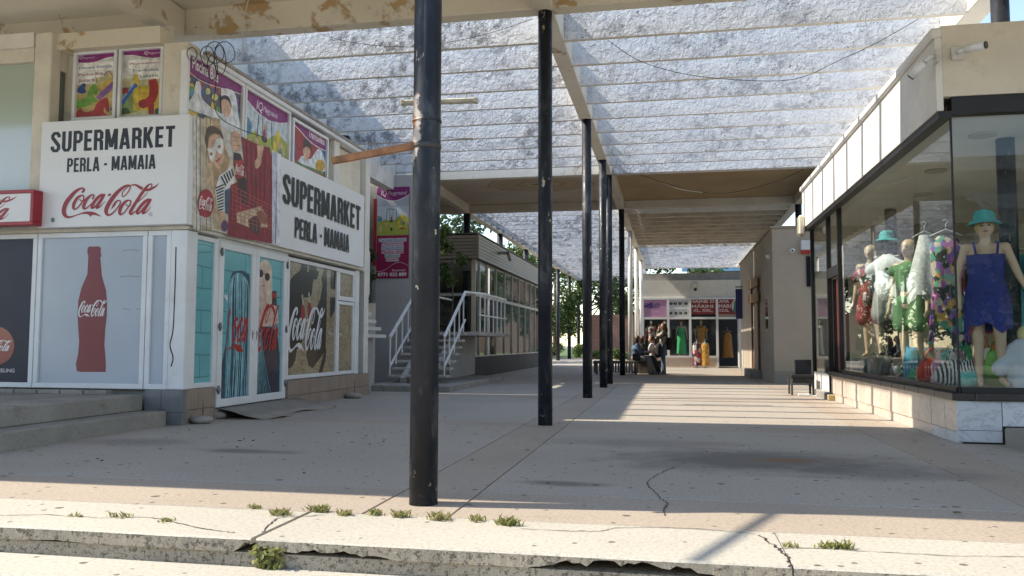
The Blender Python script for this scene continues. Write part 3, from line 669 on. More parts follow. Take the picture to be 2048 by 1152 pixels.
# posters on the front
def poster_front(px0, py0, px1, py1):
    y = FY+.22; a = onY(px0, py1, y); b = onY(px1, py0, y)
    mb = MB(); frame_bars(mb, 'Y', y, a.x-.045, b.x+.045, a.z-.05, b.z+.05, .05, -.06, .03); w_ = mb.build('window', MT['upvc'], sm, recalc=False)
    boxo('pane', plain((.45, .47, .43), .3), w_, a.x-.01, b.x+.01, y+.02, y+.03, a.z-.01, b.z+.01)
    return w_, y+.02, a, b
w_, yp, a, b = poster_front(150, 105, 231, 236)
pr = Print('Y', yp, .15, .4, .28).crop(135, 90, .1302); pr.uvquad((.50, .46, .24), a.x, a.z, b.x, b.z); K = pr
K.quad((.50, .52, .50), 130, 150, 732, 420); K.quad((.42, .33, .12), 115, 640, 720, 1120)
K.curve((.56, .40, .10), [(460, 660), (600, 540), (720, 520), (715, 640), (600, 700)]); K.curve((.46, .36, .16), [(120, 620), (300, 600), (480, 700), (700, 760), (715, 860), (400, 800), (120, 780)])
K.poly(PURP, [(130, 155), (740, 105), (738, 175), (600, 195), (440, 255), (300, 275), (130, 268)])
K.line((.72, .70, .68), [(130, 275), (300, 282), (440, 262), (600, 200), (738, 182)], 9)
K.text((.78, .76, .78), 'IQ', 170, 165, 232, 225, .0, .25); K.text((.70, .66, .70), 'Playground', 240, 175, 420, 222, .0, .25)
for body, x0, y0, x1, y1, c in (('Carusel Electric', 175, 300, 690, 375, (.02, .13, .30)), ('Piscina Bile', 170, 415, 555, 480, (.28, .02, .06)), ('Jucarii', 170, 510, 415, 585, (.30, .02, .05))):
    K.quad((.76, .76, .74), x0-12, y0-12, x1+14, y1+12); K.text(c, body, x0, y0, x1, y1, .015)
K.line((.25, .10, .08), [(560, 470), (640, 400), (700, 500)], 12); K.line((.2, .2, .22), [(430, 480), (465, 600)], 7)
K.curve((.02, .06, .22), [(130, 700), (190, 640), (240, 590), (290, 610), (270, 660), (285, 730), (200, 745)])
K.poly((.22, .10, .32), [(440, 800), (690, 560), (735, 560), (725, 660), (490, 850)])
K.curve((.12, .30, .05), [(120, 830), (200, 850), (300, 790), (330, 690), (390, 610), (440, 610), (465, 720), (440, 770), (395, 740), (410, 800), (470, 870), (380, 890), (340, 930), (160, 975), (118, 960)])
K.curve((.34, .03, .035), [(150, 1020), (200, 975), (260, 1030), (400, 1000), (450, 900), (540, 830), (620, 820), (645, 1000), (610, 1030), (570, 960), (560, 1030), (600, 1100), (150, 1112)])
K.curve((.04, .12, .36), [(650, 980), (720, 930), (718, 985), (665, 1010)]); pr.build('print', w_)
w_, yp, a, b = poster_front(241, 97, 324, 234)
K = Print('Y', yp, .15, .4, .28).crop(135, 90, .1302); K.uvquad((.46, .44, .26), a.x, a.z, b.x, b.z); K.quad((.55, .56, .54), 825, 150, 1430, 480)
K.curve((.20, .28, .10), [(820, 720), (1000, 660), (1100, 800), (1100, 1000), (900, 1050), (812, 1000)])
K.poly((.08, .16, .10), [(1050, 360), (1200, 260), (1300, 200), (1440, 230), (1430, 360)])
K.poly(PURP, [(833, 98), (1446, 48), (1440, 180), (1320, 198), (1150, 180), (1000, 152), (833, 160)]); K.line((.72, .70, .68), [(833, 168), (1000, 160), (1150, 188), (1320, 206), (1440, 190)], 9)
K.text((.78, .76, .78), 'IQ', 1175, 95, 1240, 160, 0, .25); K.text((.7, .66, .7), 'Playground', 1245, 100, 1425, 150, 0, .25)
K.poly((.56, .40, .05), [(1020, 440), (1080, 440), (1090, 640), (1420, 610), (1420, 1000), (1010, 1010)])
K.line((.40, .27, .03), [(1105, 500), (1105, 1000)], 14); K.line((.40, .27, .03), [(1100, 740), (1240, 735)], 10)
for body, x0, y0, x1, y1, c in (('Playstation', 955, 250, 1405, 318, (.26, .02, .10)), ('Trambulina', 990, 350, 1405, 418, (.02, .15, .18)), ('Labirint', 1120, 440, 1400, 505, (.02, .14, .10))):
    K.quad((.76, .76, .74), x0-12, y0-12, x1+14, y1+12); K.text(c, body, x0, y0, x1, y1, .015)
K.line((.03, .11, .36), [(815, 930, 60), (900, 800, 70), (1000, 660, 75), (1070, 610, 60)], 60); K.line((.55, .62, .72), [(812, 880), (900, 760), (1010, 610)], 10)
K.line((.36, .025, .03), [(1300, 530, 120), (1330, 650, 140), (1310, 800, 130), (1240, 880, 130), (1150, 915, 110)], 120); K.line((.36, .025, .03), [(1290, 900, 90), (1285, 1060, 80)], 80); K.oval((.28, .02, .025), 1165, 905, 70, 70)
K.curve((.30, .04, .05), [(830, 660), (940, 660), (920, 740), (830, 740)]); K.curve((.04, .08, .02), [(805, 1000), (900, 960), (965, 1050), (810, 1062)]); K.oval((.03, .09, .07), 1385, 1020, 45, 50)
K.build('print', w_)
# posters on the side
def poster_side(px0, px1, pyt0, pyt1, zlow):
    x = WX+.02; a = onX(px0, pyt0, x); b = onX(px1, pyt1, x)
    y0, y1 = a.y, b.y; z1 = (a.z+b.z)/2
    mb = MB(); frame_bars(mb, 'X', x, y0-.05, y1+.05, zlow-.05, z1+.05, .055, -.08, .03); w_ = mb.build('window', MT['upvc'], sm, recalc=False)
    boxo('pane', plain((.4, .42, .44), .3), w_, x-.03, x-.02, y0-.01, y1+.01, zlow, z1+.01)
    K = Print('X', x-.02, .15, .4, .28).crop(370, 90, .2257); return w_, K, y0, y1, z1
w_, K, y0, y1, z1 = poster_side(377, 484, 108, 172, 3.9)
K.uvquad((.10, .10, .16), y0, 3.92, y1, z1); rb = random.Random(9)
for i in range(70): K.oval(rb.choice([YEL, BLU, REDS, (.08, .3, .42), (.30, .12, .40), (.65, .6, .2), GRN, (.5, .10, .1)]), rb.uniform(25, 500), rb.uniform(230, 900), rb.uniform(18, 30), rb.uniform(24, 40), 12)
K.curve((.70, .72, .76), [(70, 440), (90, 330), (130, 340), (150, 480), (300, 600), (420, 640), (490, 780), (380, 780), (220, 640), (20, 560)])
K.curve((.70, .72, .76), [(310, 380), (430, 420), (470, 640), (490, 780), (420, 740), (330, 640)]); K.curve(SKIN, [(310, 480), (360, 460), (400, 520), (395, 610), (360, 640), (325, 580)]); K.curve((.03, .02, .02), [(305, 500), (320, 450), (380, 460), (410, 560), (380, 500), (340, 480)])
K.poly(PURP, [(30, 60), (510, 360), (506, 435), (400, 395), (250, 355), (120, 300), (28, 225)]); K.line((.75, .72, .75), [(28, 235), (120, 310), (250, 365), (400, 405), (506, 445)], 7)
for o, c, bb in (((3, 3), (.10, .005, .06), .05), ((0, 0), (.80, .74, .76), .02)): K.uvtext(c, *text_geo('Piscina Bile', bb), (K.uv(58, 180)[0], K.uv(200, 282)[1]-.01), (K.uv(288, 300)[0], K.uv(200, 205)[1]+.03))
K.build('print', w_)
def kids_meadow(K, y0, zb, y1, zt_, s=1.0, seed=1):
    """pale sky, green hill, a swing and small toy figures"""
    W = y1-y0; Hh = zt_-zb; rb = random.Random(seed)
    def U(a, b): return (y0+W*a, zb+Hh*b)
    K.uvquad((.52, .60, .66), y0, zb, y1, zt_); K.uvpoly((.36, .42, .07), [U(0, .0), U(1, .0), U(1, .58), U(.85, .66), U(.68, .62), U(.5, .48), U(.25, .52), U(0, .46)])
    def L(c, pts, w):
        for p, q in zip(pts[:-1], pts[1:]):
            p = Vector(U(*p)); q = Vector(U(*q)); t = (q-p).normalized()*w/2; nrm = Vector((-t.y, t.x)); K.uvpoly(c, [p+nrm, q+nrm, q-nrm, p-nrm])
    def O(c, a, b, r, ry=None): K.uvpoly(c, [(U(a, b)[0]+r*math.cos(t), U(a, b)[1]+(ry or r)*math.sin(t)) for t in [k*math.pi/6 for k in range(12)]])
    k = W*s
    L((.05, .06, .10), [(.28, .42), (.32, .88), (.60, .86), (.64, .38)], .02*k); L((.05, .06, .1), [(.40, .87), (.40, .5)], .012*k); L((.05, .06, .1), [(.5, .87), (.5, .5)], .012*k); O((.03, .03, .04), .45, .47, .07*k, .04*k); O(SKIN, .45, .66, .035*k); O((.35, .05, .07), .45, .56, .035*k, .06*k)
    O((.08, .24, .42), .08, .55, .085*k, .10*k); O((.45, .28, .12), .03, .62, .05*k)
    for a, b, c in ((.28, .28, (.60, .34, .10)), (.46, .2, (.04, .04, .05)), (.12, .2, (.55, .5, .3)), (.9, .3, (.5, .45, .25))): O(SKIN, a, b+.1, .045*k); O(c, a, b, .04*k, .07*k)
    O(YEL, .75, .28, .10*k, .06*k); O(YEL, .68, .42, .045*k, .07*k); O((.40, .05, .04), .80, .22, .09*k, .03*k); O(YEL, .78, .60, .05*k, .1*k); O(SKIN, .84, .48, .05*k); O((.12, .28, .2), .84, .38, .04*k, .06*k)
w_, K, y0, y1, z1 = poster_side(492, 577, 178, 228, 3.9)
kids_meadow(K, y0, 3.92, y1, z1-.1, 1, 3); K.poly(PURP, [(537, 380), (920, 615), (917, 685), (840, 690), (740, 665), (640, 590), (535, 465)]); K.line((.75, .72, .75), [(535, 475), (640, 600), (740, 674), (840, 698), (917, 692)], 7)
K.uvtext((.78, .74, .78), *text_geo('IQ', .0, .2), (K.uv(632, 560)[0], K.uv(632, 555)[1]-.05), (K.uv(690, 500)[0], K.uv(660, 490)[1]-.02)); K.uvtext((.78, .74, .78), *text_geo('Playground', .0, .25), (K.uv(692, 590)[0], K.uv(760, 640)[1]), (K.uv(820, 600)[0], K.uv(760, 575)[1]))
K.build('print', w_)
w_, K, y0, y1, z1 = poster_side(587, 653, 236, 285, 3.9)
K.uvquad((.34, .03, .03), y0, 3.92, y1, z1); K.curve((.03, .12, .34), [(955, 830), (975, 860), (975, 990), (950, 1000)]); K.curve((.04, .14, .34), [(1200, 940), (1248, 930), (1245, 1060), (1180, 1040)])
K.curve((.66, .70, .74), [(1000, 1030), (1040, 980), (1110, 1010), (1180, 920), (1230, 990), (1240, 1120), (1100, 1090)]); K.curve(SKIN, [(1045, 920), (1080, 900), (1110, 940), (1090, 1010), (1060, 1020)]); K.curve((.05, .03, .02), [(1040, 940), (1060, 830), (1110, 870), (1125, 950), (1100, 910), (1060, 905)]); K.oval((.55, .33, .03), 1195, 1070, 42, 55)
K.poly((.10, .22, .08), [(950, 1020), (1245, 1135), (1245, 1160), (950, 1040)])
K.poly(PURP, [(957, 640), (1250, 810), (1248, 930), (1180, 900), (1100, 840), (1010, 740), (957, 690)]); K.line((.75, .72, .75), [(957, 698), (1010, 750), (1100, 850), (1180, 908), (1248, 938)], 7)
K.uvtext((.80, .74, .76), *text_geo('Trambulina', .02), (K.uv(1092, 800)[0], K.uv(1160, 850)[1]), (K.uv(1236, 830)[0], K.uv(1160, 785)[1]))
K.build('print', w_)
# steps at the left of the entrance
boxo('entrance_step', MT['step'], sm, -30, -6.6, 5.75, FY-.03, -.02, .19, b=.012); boxo('entrance_step', MT['step'], sm, -30, -6.96, 5.75, FY-.035, .191, .40, b=.012)
for i in range(6): boxo('sill_block', MT['step'], sm, -8.9+i*.36-.17-.5, -8.9+i*.36+.17-.5, FY-.15, FY-.04, .401, .455, b=.006)
# --- signs (things of their own, fixed to the wall)
s1 = thing('supermarket_sign', 'white box sign reading SUPERMARKET PERLA - MAMAIA over a red script logo, facing the steps', 'sign', (-7.5, 9.85, 2.67))
a = onY(75, 458, 9.78); b = onY(379, 228, 9.78)
boxo('panel', plain(SIGNW, .4, .03, 1), s1, a.x, b.x, 9.78, 9.935, 2.672, b.z, b=.004)
pr = Print('Y', 9.78, 0, .4).crop(85, 240, .13672)
def tu(K, col, body, u0, v0, u1, v1, bold, **k): K.uvtext(col, *text_geo(body, bold, **k), (u0, v0), (u1, v1))
q0 = pr.uv(118, 470); q1 = pr.uv(1945, 90); zc = (pr.uv(118, 170)[1]+pr.uv(1945, 90)[1])/2; zb = (pr.uv(180, 470)[1]+pr.uv(1890, 395)[1])/2
pr.block(INK, 'SUPERMARKET', q0[0], zb, q1[0], zc)
q0 = pr.uv(358, 760); q1 = pr.uv(1660, 508); zc = (pr.uv(370, 555)[1]+pr.uv(1640, 510)[1])/2; zb = (pr.uv(370, 760)[1]+pr.uv(1640, 720)[1])/2
pr.block(INK, 'PERLA - MAMAIA', q0[0], zb, q1[0], zc)
pr.crop(115, 355, .10254); a2 = pr.uv(85, 790); b2 = pr.uv(1985, 105); pr.logo(COKE, a2[0], a2[1]+.0, b2[0], b2[1])
pr.oval(COKE, 1820, 720, 33, 36, 14); pr.oval(SIGNW, 1820, 720, 27, 30, 14); pr.text(COKE, 'R', 1806, 700, 1836, 740)
pr.crop(0, 0, 1); pr.oval((.10, .22, .28), 106, 440, 4, 5, 10); pr.build('lettering', s1)
s2 = thing('supermarket_sign', 'long white side sign with masked girl advert and SUPERMARKET lettering above the doors', 'sign', (-6.4, 13, 2.67))
SX = -6.30; ya = onX(389, 230, SX).y; yb_ = onX(728, 460, SX).y; zt_ = (onX(389, 231, SX).z+onX(728, 391, SX).z)/2; zb_ = 2.674
boxo('panel', plain(SIGNW, .4, .03, 1), s2, SX-.13, SX, ya, yb_, zb_, zt_, b=.004)
boxo('edge_batten', plain((.30, .22, .12), .7, .3, 10), s2, SX-.10, SX-.02, ya-.10, ya-.05, zb_, zt_-.02); boxo('edge_batten', MT['black'], s2, SX-.12, SX-.015, ya-.049, ya-.002, zb_, zt_-.01)
K = Print('X', SX, 0, .4, .25).crop(370, 220, .2343); yE = K.uv(735, 700)[0]
K.uvquad((.60, .52, .40), ya+.005, zb_+.005, yE, zt_-.005)
for x0, x1, c in ((70, 120, (.62, .60, .56)), (120, 165, (.50, .44, .36)), (165, 240, (.60, .47, .30)), (240, 300, (.48, .36, .22))): K.poly(c, [(x0, 60), (x1, 80), (x1, 1030), (x0, 1010)])
for x in (95, 128, 180, 215): K.line((.20, .14, .08), [(x, 60), (x+3, 1030)], 6)
K.poly((.56, .54, .50), [(300, 140), (480, 210), (480, 430), (380, 420)])
K.curve((.42, .28, .15), [(175, 300), (190, 170), (250, 130), (310, 170), (330, 290), (380, 440), (330, 560), (240, 740), (180, 760), (200, 500)])   # hair
K.curve((.10, .06, .04), [(165, 250), (190, 150), (250, 140), (310, 190), (322, 250), (250, 200), (200, 240), (190, 330)])
K.poly((.55, .40, .26), [(170, 480), (230, 440), (250, 700), (215, 900), (180, 860)])
K.curve(SKIN, [(195, 280), (240, 215), (300, 220), (328, 320), (325, 430), (285, 500), (240, 450), (205, 370)])
K.curve((.74, .73, .72), [(190, 330), (240, 310), (270, 250), (310, 240), (328, 300), (318, 370), (285, 365), (262, 345), (250, 420), (232, 445), (205, 410)])
K.oval(SKIN, 222, 375, 14, 18, 12); K.oval(SKIN, 291, 312, 14, 18, 12); K.oval((.03, .02, .02), 222, 376, 7, 9, 10); K.oval((.03, .02, .02), 291, 313, 7, 9, 10)
K.poly((.45, .08, .08), [(255, 435), (295, 405), (300, 420), (270, 450)])
K.poly((.70, .70, .70), [(290, 560), (400, 480), (420, 640), (340, 700), (330, 860), (280, 870), (255, 690)])
for i in range(9): t = i/9; K.poly((.03, .03, .035), [(258+t*24, 660+i*24), (330-t*6, 630+i*26), (330-t*4, 642+i*26), (260+t*24, 674+i*24)])
for i in range(5): K.poly((.03, .03, .035), [(300+i*22, 570-i*16), (312+i*22, 562-i*16), (352+i*16, 640-i*20), (340+i*16, 650-i*20)])
K.poly((.05, .09, .16), [(335, 690), (385, 660), (385, 900), (340, 880)]); K.poly(SKIN, [(285, 870), (330, 860), (345, 960), (310, 990)]); K.oval((.12, .04, .12), 335, 990, 30, 50)
K.curve(SKIN, [(395, 190), (440, 180), (470, 240), (465, 340), (420, 350), (390, 290)])
for i in range(3): K.line((.40, .22, .14), [(400, 225+i*38), (460, 235+i*34)], 6)
K.poly((.24, .018, .028), [(475, 225), (630, 300), (720, 320), (735, 400), (735, 1140), (360, 1075), (385, 640), (520, 580)])
for i in range(11): K.line((.12, .008, .015) if i % 2 else (.32, .035, .045), [(500+i*20, 260+i*10), (505+i*19, 500), (520+i*17, 760)], 7)
K.curve(SKIN, [(610, 300), (665, 310), (650, 400), (640, 470), (600, 500), (590, 440), (615, 400)])
K.poly((.05, .02, .02), [(412, 360), (470, 375), (500, 470), (525, 700), (530, 820), (470, 780), (440, 600), (412, 470)]); K.poly((.40, .025, .035), [(414, 435), (490, 425), (505, 570), (430, 590)])
a2 = K.uv(424, 545); b2 = K.uv(502, 478); K.logo((.76, .74, .74), a2[0], a2[1], b2[0], b2[1])
K.poly((.58, .46, .30), [(435, 880), (640, 820), (690, 900), (700, 1000), (560, 1010), (440, 960)]); K.curve((.06, .045, .035), [(530, 940), (600, 900), (640, 960), (620, 1060), (560, 1030)]); K.curve((.30, .12, .06), [(600, 880), (660, 860), (700, 960), (640, 960)])
for i in range(8): K.line((.46, .10, .10), [(388, 640+i*40), (750, 830+i*28)], 5)
for i in range(10): K.line((.46, .10, .10), [(395+i*37, 640+i*20), (400+i*34, 950+i*14)], 4)
K.oval((.36, .02, .03), 172, 798, 68, 122, 30); a2 = K.uv(110, 842); b2 = K.uv(232, 755); K.logo((.76, .74, .74), a2[0], a2[1], b2[0], b2[1])
K.text((.72, .70, .68), 'TASTE THE FEELING', 90, 935, 238, 972, .01)
K.poly((.56, .56, .66), [(735, 340), (780, 365), (770, 700), (760, 1150), (735, 1140)]); K.poly((.68, .69, .74), [(780, 365), (815, 380), (800, 1160), (770, 1150)])
K.var = .05; K.crop(340, 60, .41667)
ub, ue = K.uv(540, 770)[0], K.uv(910, 1000)[0]; zc = (K.uv(560, 690)[1]+K.uv(905, 850)[1])/2; zb = (K.uv(560, 830)[1]+K.uv(900, 965)[1])/2
K.block(INK, 'SUPERMARKET', ub, zb, ue, zc)
ub, ue = K.uv(597, 950)[0], K.uv(857, 1020)[0]; zc = (K.uv(600, 898)[1]+K.uv(850, 982)[1])/2; zb = (K.uv(600, 1000)[1]+K.uv(850, 1066)[1])/2
K.block(INK, 'PERLA - MAMAIA', ub, zb, ue, zc)
K.build('lettering', s2)
s3 = thing('logo_sign', 'small red-edged light box with red script logo at left edge', 'sign', (-9.5, 9.7, 2.7))
a = onY(-260, 455, 9.62); b = onY(62, 384, 9.62)
boxo('panel', plain((.75, .75, .76), .35, .03), s3, a.x, b.x, 9.62, 9.76, a.z+.02, b.z, b=.003); mb = MB(); frame_bars(mb, 'Y', 9.62, a.x-.04, b.x+.055, a.z-.03, b.z+.035, .05, -.16, .015); mb.build('frame', plain((.36, .02, .035), .35, .05), s3, recalc=False)
pr = Print('Y', 9.62, 0, .4); a2 = pr.uv(-165, 447); b2 = pr.uv(34, 392); pr.logo(COKE, a2[0], a2[1], b2[0], b2[1]); pr.build('lettering', s3)
# ================================================================== STAIR BLOCK BEHIND THE SUPERMARKET, PILLAR AND BANNER
grey_w = plain((.36, .355, .35), .85, .08, 1.0, bump=.2, bscale=25, dirt=.2)
annex = thing('annex_building', 'grey rear block with outside stairs behind the supermarket', 'building', (-9, 20, 0))
boxo('wall', grey_w, annex, -16, -8.3, 19.6, 22.5, -.02, 5.7); boxo('wall', plain((.52, .48, .42), .85, .1, 1.2, dirt=.3), annex, -16, -7.6, 18.6, 19.59, 3.4, 5.69)
boxo('canopy', plain((.30, .29, .28), .8, .1, 2), annex, -12, -7.5, 17.0, 18.59, 5.02, 5.3)
boxo('door', plain((.55, .55, .54), .5), annex, -8.2, -7.3, 19.53, 19.58, 0, 2.1)
mb = MB(); mb.box(-8.9, -7.5, 19.5, 19.58, 2.35, 3.35); w_ = mb.build('window', plain((.06, .10, .06), .12, .3, 3), annex)
mb = MB(); frame_bars(mb, 'Y', 19.5, -8.95, -7.45, 2.3, 3.4, .07, -.05, .02); mb.build('frame', MT['upvc'], w_)
acu = thing('air_conditioner', 'white outdoor air conditioner unit high on the wall behind the sign', 'air conditioner', (-7.75, 18.4, 4.0))
boxo('casing', plain((.55, .55, .52), .5, .1, 3, dirt=.3), acu, -8.2, -7.35, 18.25, 18.58, 3.75, 4.4, b=.02); mb = MB(); mb.tube([(-7.9, 18.245, 4.08), (-7.9, 18.235, 4.08)], .25, 24); mb.build('fan_grille', MT['black'], acu); boxo('bracket', MT['black'], acu, -8.1, -7.4, 18.26, 18.57, 3.69, 3.745)
# stair up to the first floor, seen between the supermarket and the pillar
st2 = thing('outdoor_staircase', 'steep white outdoor stairs with thin railing between supermarket and banner pillar', 'staircase', (-7, 17.6, 0))
for k in range(10):
    x = -6.58-.125*k; z = 1.22+.172*k
    boxo('tread', plain((.55, .55, .54), .7, .1, 2), st2, x-.33, x+.03, 17.05, 18.3, z, z+.075)
mb = MB()
for z_ in (.55, .85): mb.bar((-6.55, 17.06, 1.15+z_), (-7.9, 17.06, 3.0+z_), .03, .03)
mb.build('handrail', MT['upvc'], st2)
for k in range(5): x = -6.56-.28*k; boxo('baluster', MT['upvc'], st2, x-.011, x+.011, 17.05, 17.072, 1.22+.38*k, 2.0+.38*k)
mb = MB(); mb.bar((-6.85, 17.7, 1.0), (-8.4, 17.7, 2.9), .25, .16); mb.build('stringer', plain((.40, .40, .39), .8), st2)
boxo('support_wall', grey_w, st2, -7.4, -6.75, 17.5, 18.0, 0, 1.35)
pil = thing('pillar', 'square grey pillar carrying the purple playground banner', 'pillar', (-7.4, 21.6, 0))
boxo('shaft', plain((.46, .46, .46), .85, .06, 1.0, bump=.15, bscale=25, dirt=.12), pil, onY(752, 560, 21.3).x-.02, onY(829, 560, 21.3).x, 21.32, 22.0, 0, 5.72, b=.015)
ban = thing('banner', 'tall purple playground banner with swing drawing and phone number on pillar', 'banner', (-7.4, 21.3, 2.7))
a = onY(752, 557, 21.3); b = onY(819, 373, 21.3)
boxo('panel', plain(MAG, .45, .05, 2), ban, a.x, b.x, 21.30, 21.318, a.z, b.z)
K = Print('Y', 21.30, 0, .45); W_, H_ = b.x-a.x, b.z-a.z
def BU(u, v): return (a.x+W_*u, a.z+H_*v)
K.uvquad(MAG, a.x, a.z, b.x, b.z); p0 = BU(.01, .47); p1 = BU(.99, .99); kids_meadow(K, p0[0], p0[1], p1[0], a.z+H_*.80, .9, 5)
K.uvquad((.42, .47, .54), p0[0], a.z+H_*.79, p1[0], p1[1])
K.uvpoly((.74, .72, .74), [BU(0, .99)]+[BU(t/10, .908-.068*math.sin(math.pi*t/10)) for t in range(11)]+[BU(1, .99)]); K.uvpoly(PURP, [BU(0, .995)]+[BU(t/10, .918-.068*math.sin(math.pi*t/10)) for t in range(11)]+[BU(1, .995)])
def bt(c, body, u0, v0, u1, v1, bold=.02, shear=0): K.uvtext(c, *text_geo(body, bold, shear), BU(u0, v0), BU(u1, v1))
bt((.78, .74, .78), 'IQ', .12, .89, .30, .97, 0, .25); bt((.76, .72, .76), 'Playground', .33, .90, .92, .955, 0, .25)
for i, (body, c) in enumerate((('Carusel Electric', (.10, .26, .46)), ('Playstation', (.42, .05, .12)), ('Trambulina', (.10, .30, .44)), ('Piscina Bile', (.45, .06, .10)), ('Labirint', (.05, .28, .22)), ('Jucarii', (.45, .06, .12)))):
    w2 = (.42, .33, .34, .33, .23, .19)[i]; v = .405-.043*i
    K.uvquad((.62, .56, .60), *BU(.5-w2-.01, v-.006), *BU(.5+w2+.01, v+.032)); bt(c, body, .5-w2, v, .5+w2, v+.028, .02)
bt((.75, .68, .72), 'Rezervari:', .50, .075, .92, .10, .01); bt((.82, .80, .80), '0771 022 889', .06, .022, .94, .062, .03)
for t in range(20): K.uvpoly((.60, .45, .55), [BU(t/20, .12+.05*math.sin(t/20*5-2)), BU((t+1)/20, .12+.05*math.sin((t+1)/20*5-2)), BU((t+1)/20, .126+.05*math.sin((t+1)/20*5-2)), BU(t/20, .126+.05*math.sin(t/20*5-2))]); K.d -= K.step
K.build('lettering', ban)
boxo('banner_strip', plain((.35, .02, .03), .5), ban, a.x-.12, a.x-.025, 21.34, 21.36, a.z+.35, b.z-.3)
# ================================================================== FRONT STAIRS TO THE PAVILION
fs = thing('entrance_stairs', 'open concrete stairs with white metal railings leading up to the glass pavilion', 'staircase', (-6, 20, 0))
conc = plain((.40, .39, .37), .8, .12, 2, bump=.3, bscale=30, dirt=.25)
boxo('base_slab', MT['step'], fs, -7.0, -4.9, 17.9, 24, -.01, .14, b=.015)
for k in range(7):
    y = 19.0+.29*k; z = .16+.172*(k+1)
    boxo('tread', conc, fs, -6.75, -5.28, y, y+.36, z-.06, z, b=.006)
boxo('landing', conc, fs, -6.9, -4.95, 21.03, 25.0, 1.30, 1.40, b=.008)
for xx in (-6.35, -5.65):
    mb = MB(); mb.bar((xx, 18.95, .20), (xx, 21.1, 1.32), .12, .16); mb.build('stringer', conc, fs)
boxo('support_wall', grey_w, fs, -6.8, -6.0, 21.9, 24.9, .14, 1.299)
def railing(x):
    mb = MB(); P0 = (x, 18.95, .45); P1 = (x, 18.95, 1.25); P2 = (x, 20.95, 2.45)
    mb.bar(P1, P2, .05, .06); mb.build('handrail', MT['upvc'], fs, recalc=False)
    mb = MB(); mb.bar((x, 18.97, .55), (x, 20.95, 1.72), .035, .045); mb.build('lower_rail', MT['upvc'], fs, recalc=False)
    for t in (0, .22, .45, .68, .9):
        y = 18.96+2.0*t; boxo('baluster', MT['upvc'], fs, x-.014, x+.014, y-.014, y+.014, .32+1.2*t, 1.25+1.2*t)
railing(-6.68); railing(-5.32)
mb = MB(); mb.bar((-5.32, 20.95, 2.45), (-5.0, 21.6, 2.44), .05, .05); mb.bar((-5.0, 21.6, 2.44), (-5.0, 24.8, 2.44), .05, .05); mb.build('handrail', MT['upvc'], fs)
mb = MB(); mb.bar((-6.68, 20.95, 2.45), (-6.75, 24.9, 2.45), .05, .05); mb.build('handrail', MT['upvc'], fs)
mb = MB(); mb.bar((-5.0, 21.2, 1.85), (-5.0, 24.8, 1.85), .035, .04); mb.build('lower_rail', MT['upvc'], fs)
for i in range(7): y = 21.3+.55*i; boxo('baluster', MT['upvc'], fs, -5.015, -4.985, y-.014, y+.014, 1.4, 2.42)
# ================================================================== GLASS PAVILION
pav = thing('glass_pavilion', 'low glass-fronted pavilion with ribbed grey metal fascia and dark base', 'building', (-6.2, 30, 0))
PX, PY0, PY1 = -6.2, 25.6, 40.5
boxo('base', plain((.035, .035, .037), .7, .2, 2), pav, -16, PX+.02, PY0-.05, PY1, -.01, .66)
boxo('floor', plain((.10, .095, .09), .6), pav, -16, PX-.05, PY0+.05, PY1-.1, .661, .70); boxo('ceiling', plain((.55, .53, .5), .8), pav, -16, PX-.02, PY0+.05, PY1-.1, 3.72, 3.8)
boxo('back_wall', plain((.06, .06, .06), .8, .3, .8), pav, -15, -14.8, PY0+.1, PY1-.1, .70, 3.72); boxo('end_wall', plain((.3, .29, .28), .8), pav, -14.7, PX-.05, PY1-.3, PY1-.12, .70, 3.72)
rib_m = plain((.33, .34, .35), .45, .06, 2, metal=.35); rib_d = plain((.27, .235, .20), .6, .1, 2)
boxo('fascia_core', plain((.12, .12, .12), .7), pav, -16, PX+.19, PY0-.35, PY1, 3.801, 4.55)
for i in range(7): z = 3.80+i*.108; boxo('fascia_strip', rib_m, pav, PX+.191, PX+.215, PY0-.36, PY1, z, z+.098, b=.008)
for i in range(7): z = 3.80+i*.108; boxo('fascia_strip', rib_d, pav, -16, PX+.17, PY0-.385, PY0-.352, z, z+.088, b=.012)
boxo('fascia_corner', rib_d, pav, PX+.171, PX+.222, PY0-.40, PY0-.361, 3.79, 4.57); boxo('roof_trim', plain((.10, .09, .085), .6), pav, -16, PX+.23, PY0-.40, PY1, 4.572, 4.61)
alu = plain((.50, .51, .51), .4, .06, 3, metal=.4)
ys = [25.6, 26.25, 27.4, 28.9, 30.4, 31.9, 33.4, 34.9, 36.2, 37.5, 39.0, 40.4]
for y in ys: boxo('mullion', alu, pav, PX-.06, PX+.03, y-.03, y+.03, .66, 3.8)
for i in range(len(ys)-1):
    for z0, z1 in ((.70, 2.62), (2.72, 3.74)): boxo('pane', MT['glass_mirror'], pav, PX-.02, PX-.012, ys[i]+.03, ys[i+1]-.03, z0, z1)
    boxo('transom', alu, pav, PX-.055, PX+.024, ys[i]+.031, ys[i+1]-.031, 2.62, 2.72); boxo('sill_rail', alu, pav, PX-.055, PX+.024, ys[i]+.031, ys[i+1]-.031, .661, .70)
for x in (-7.4, -8.6, -9.8, -11.0): boxo('mullion', alu, pav, x-.03, x+.03, PY0-.03, PY0+.05, .66, 3.8)
for x0, x1 in ((-8.57, -7.43), (-7.37, -6.26), (-9.77, -8.63)):
    boxo('pane', MT['glass'], pav, x0, x1, PY0, PY0+.01, .70, 3.74); boxo('transom', alu, pav, x0, x1, PY0-.02, PY0+.04, 2.62, 2.71)
boxo('corner_post', plain((.50, .45, .36), .6, .1, 2), pav, PX-.10, PX+.032, PY0-.032, PY0+.06, .66, 3.8)
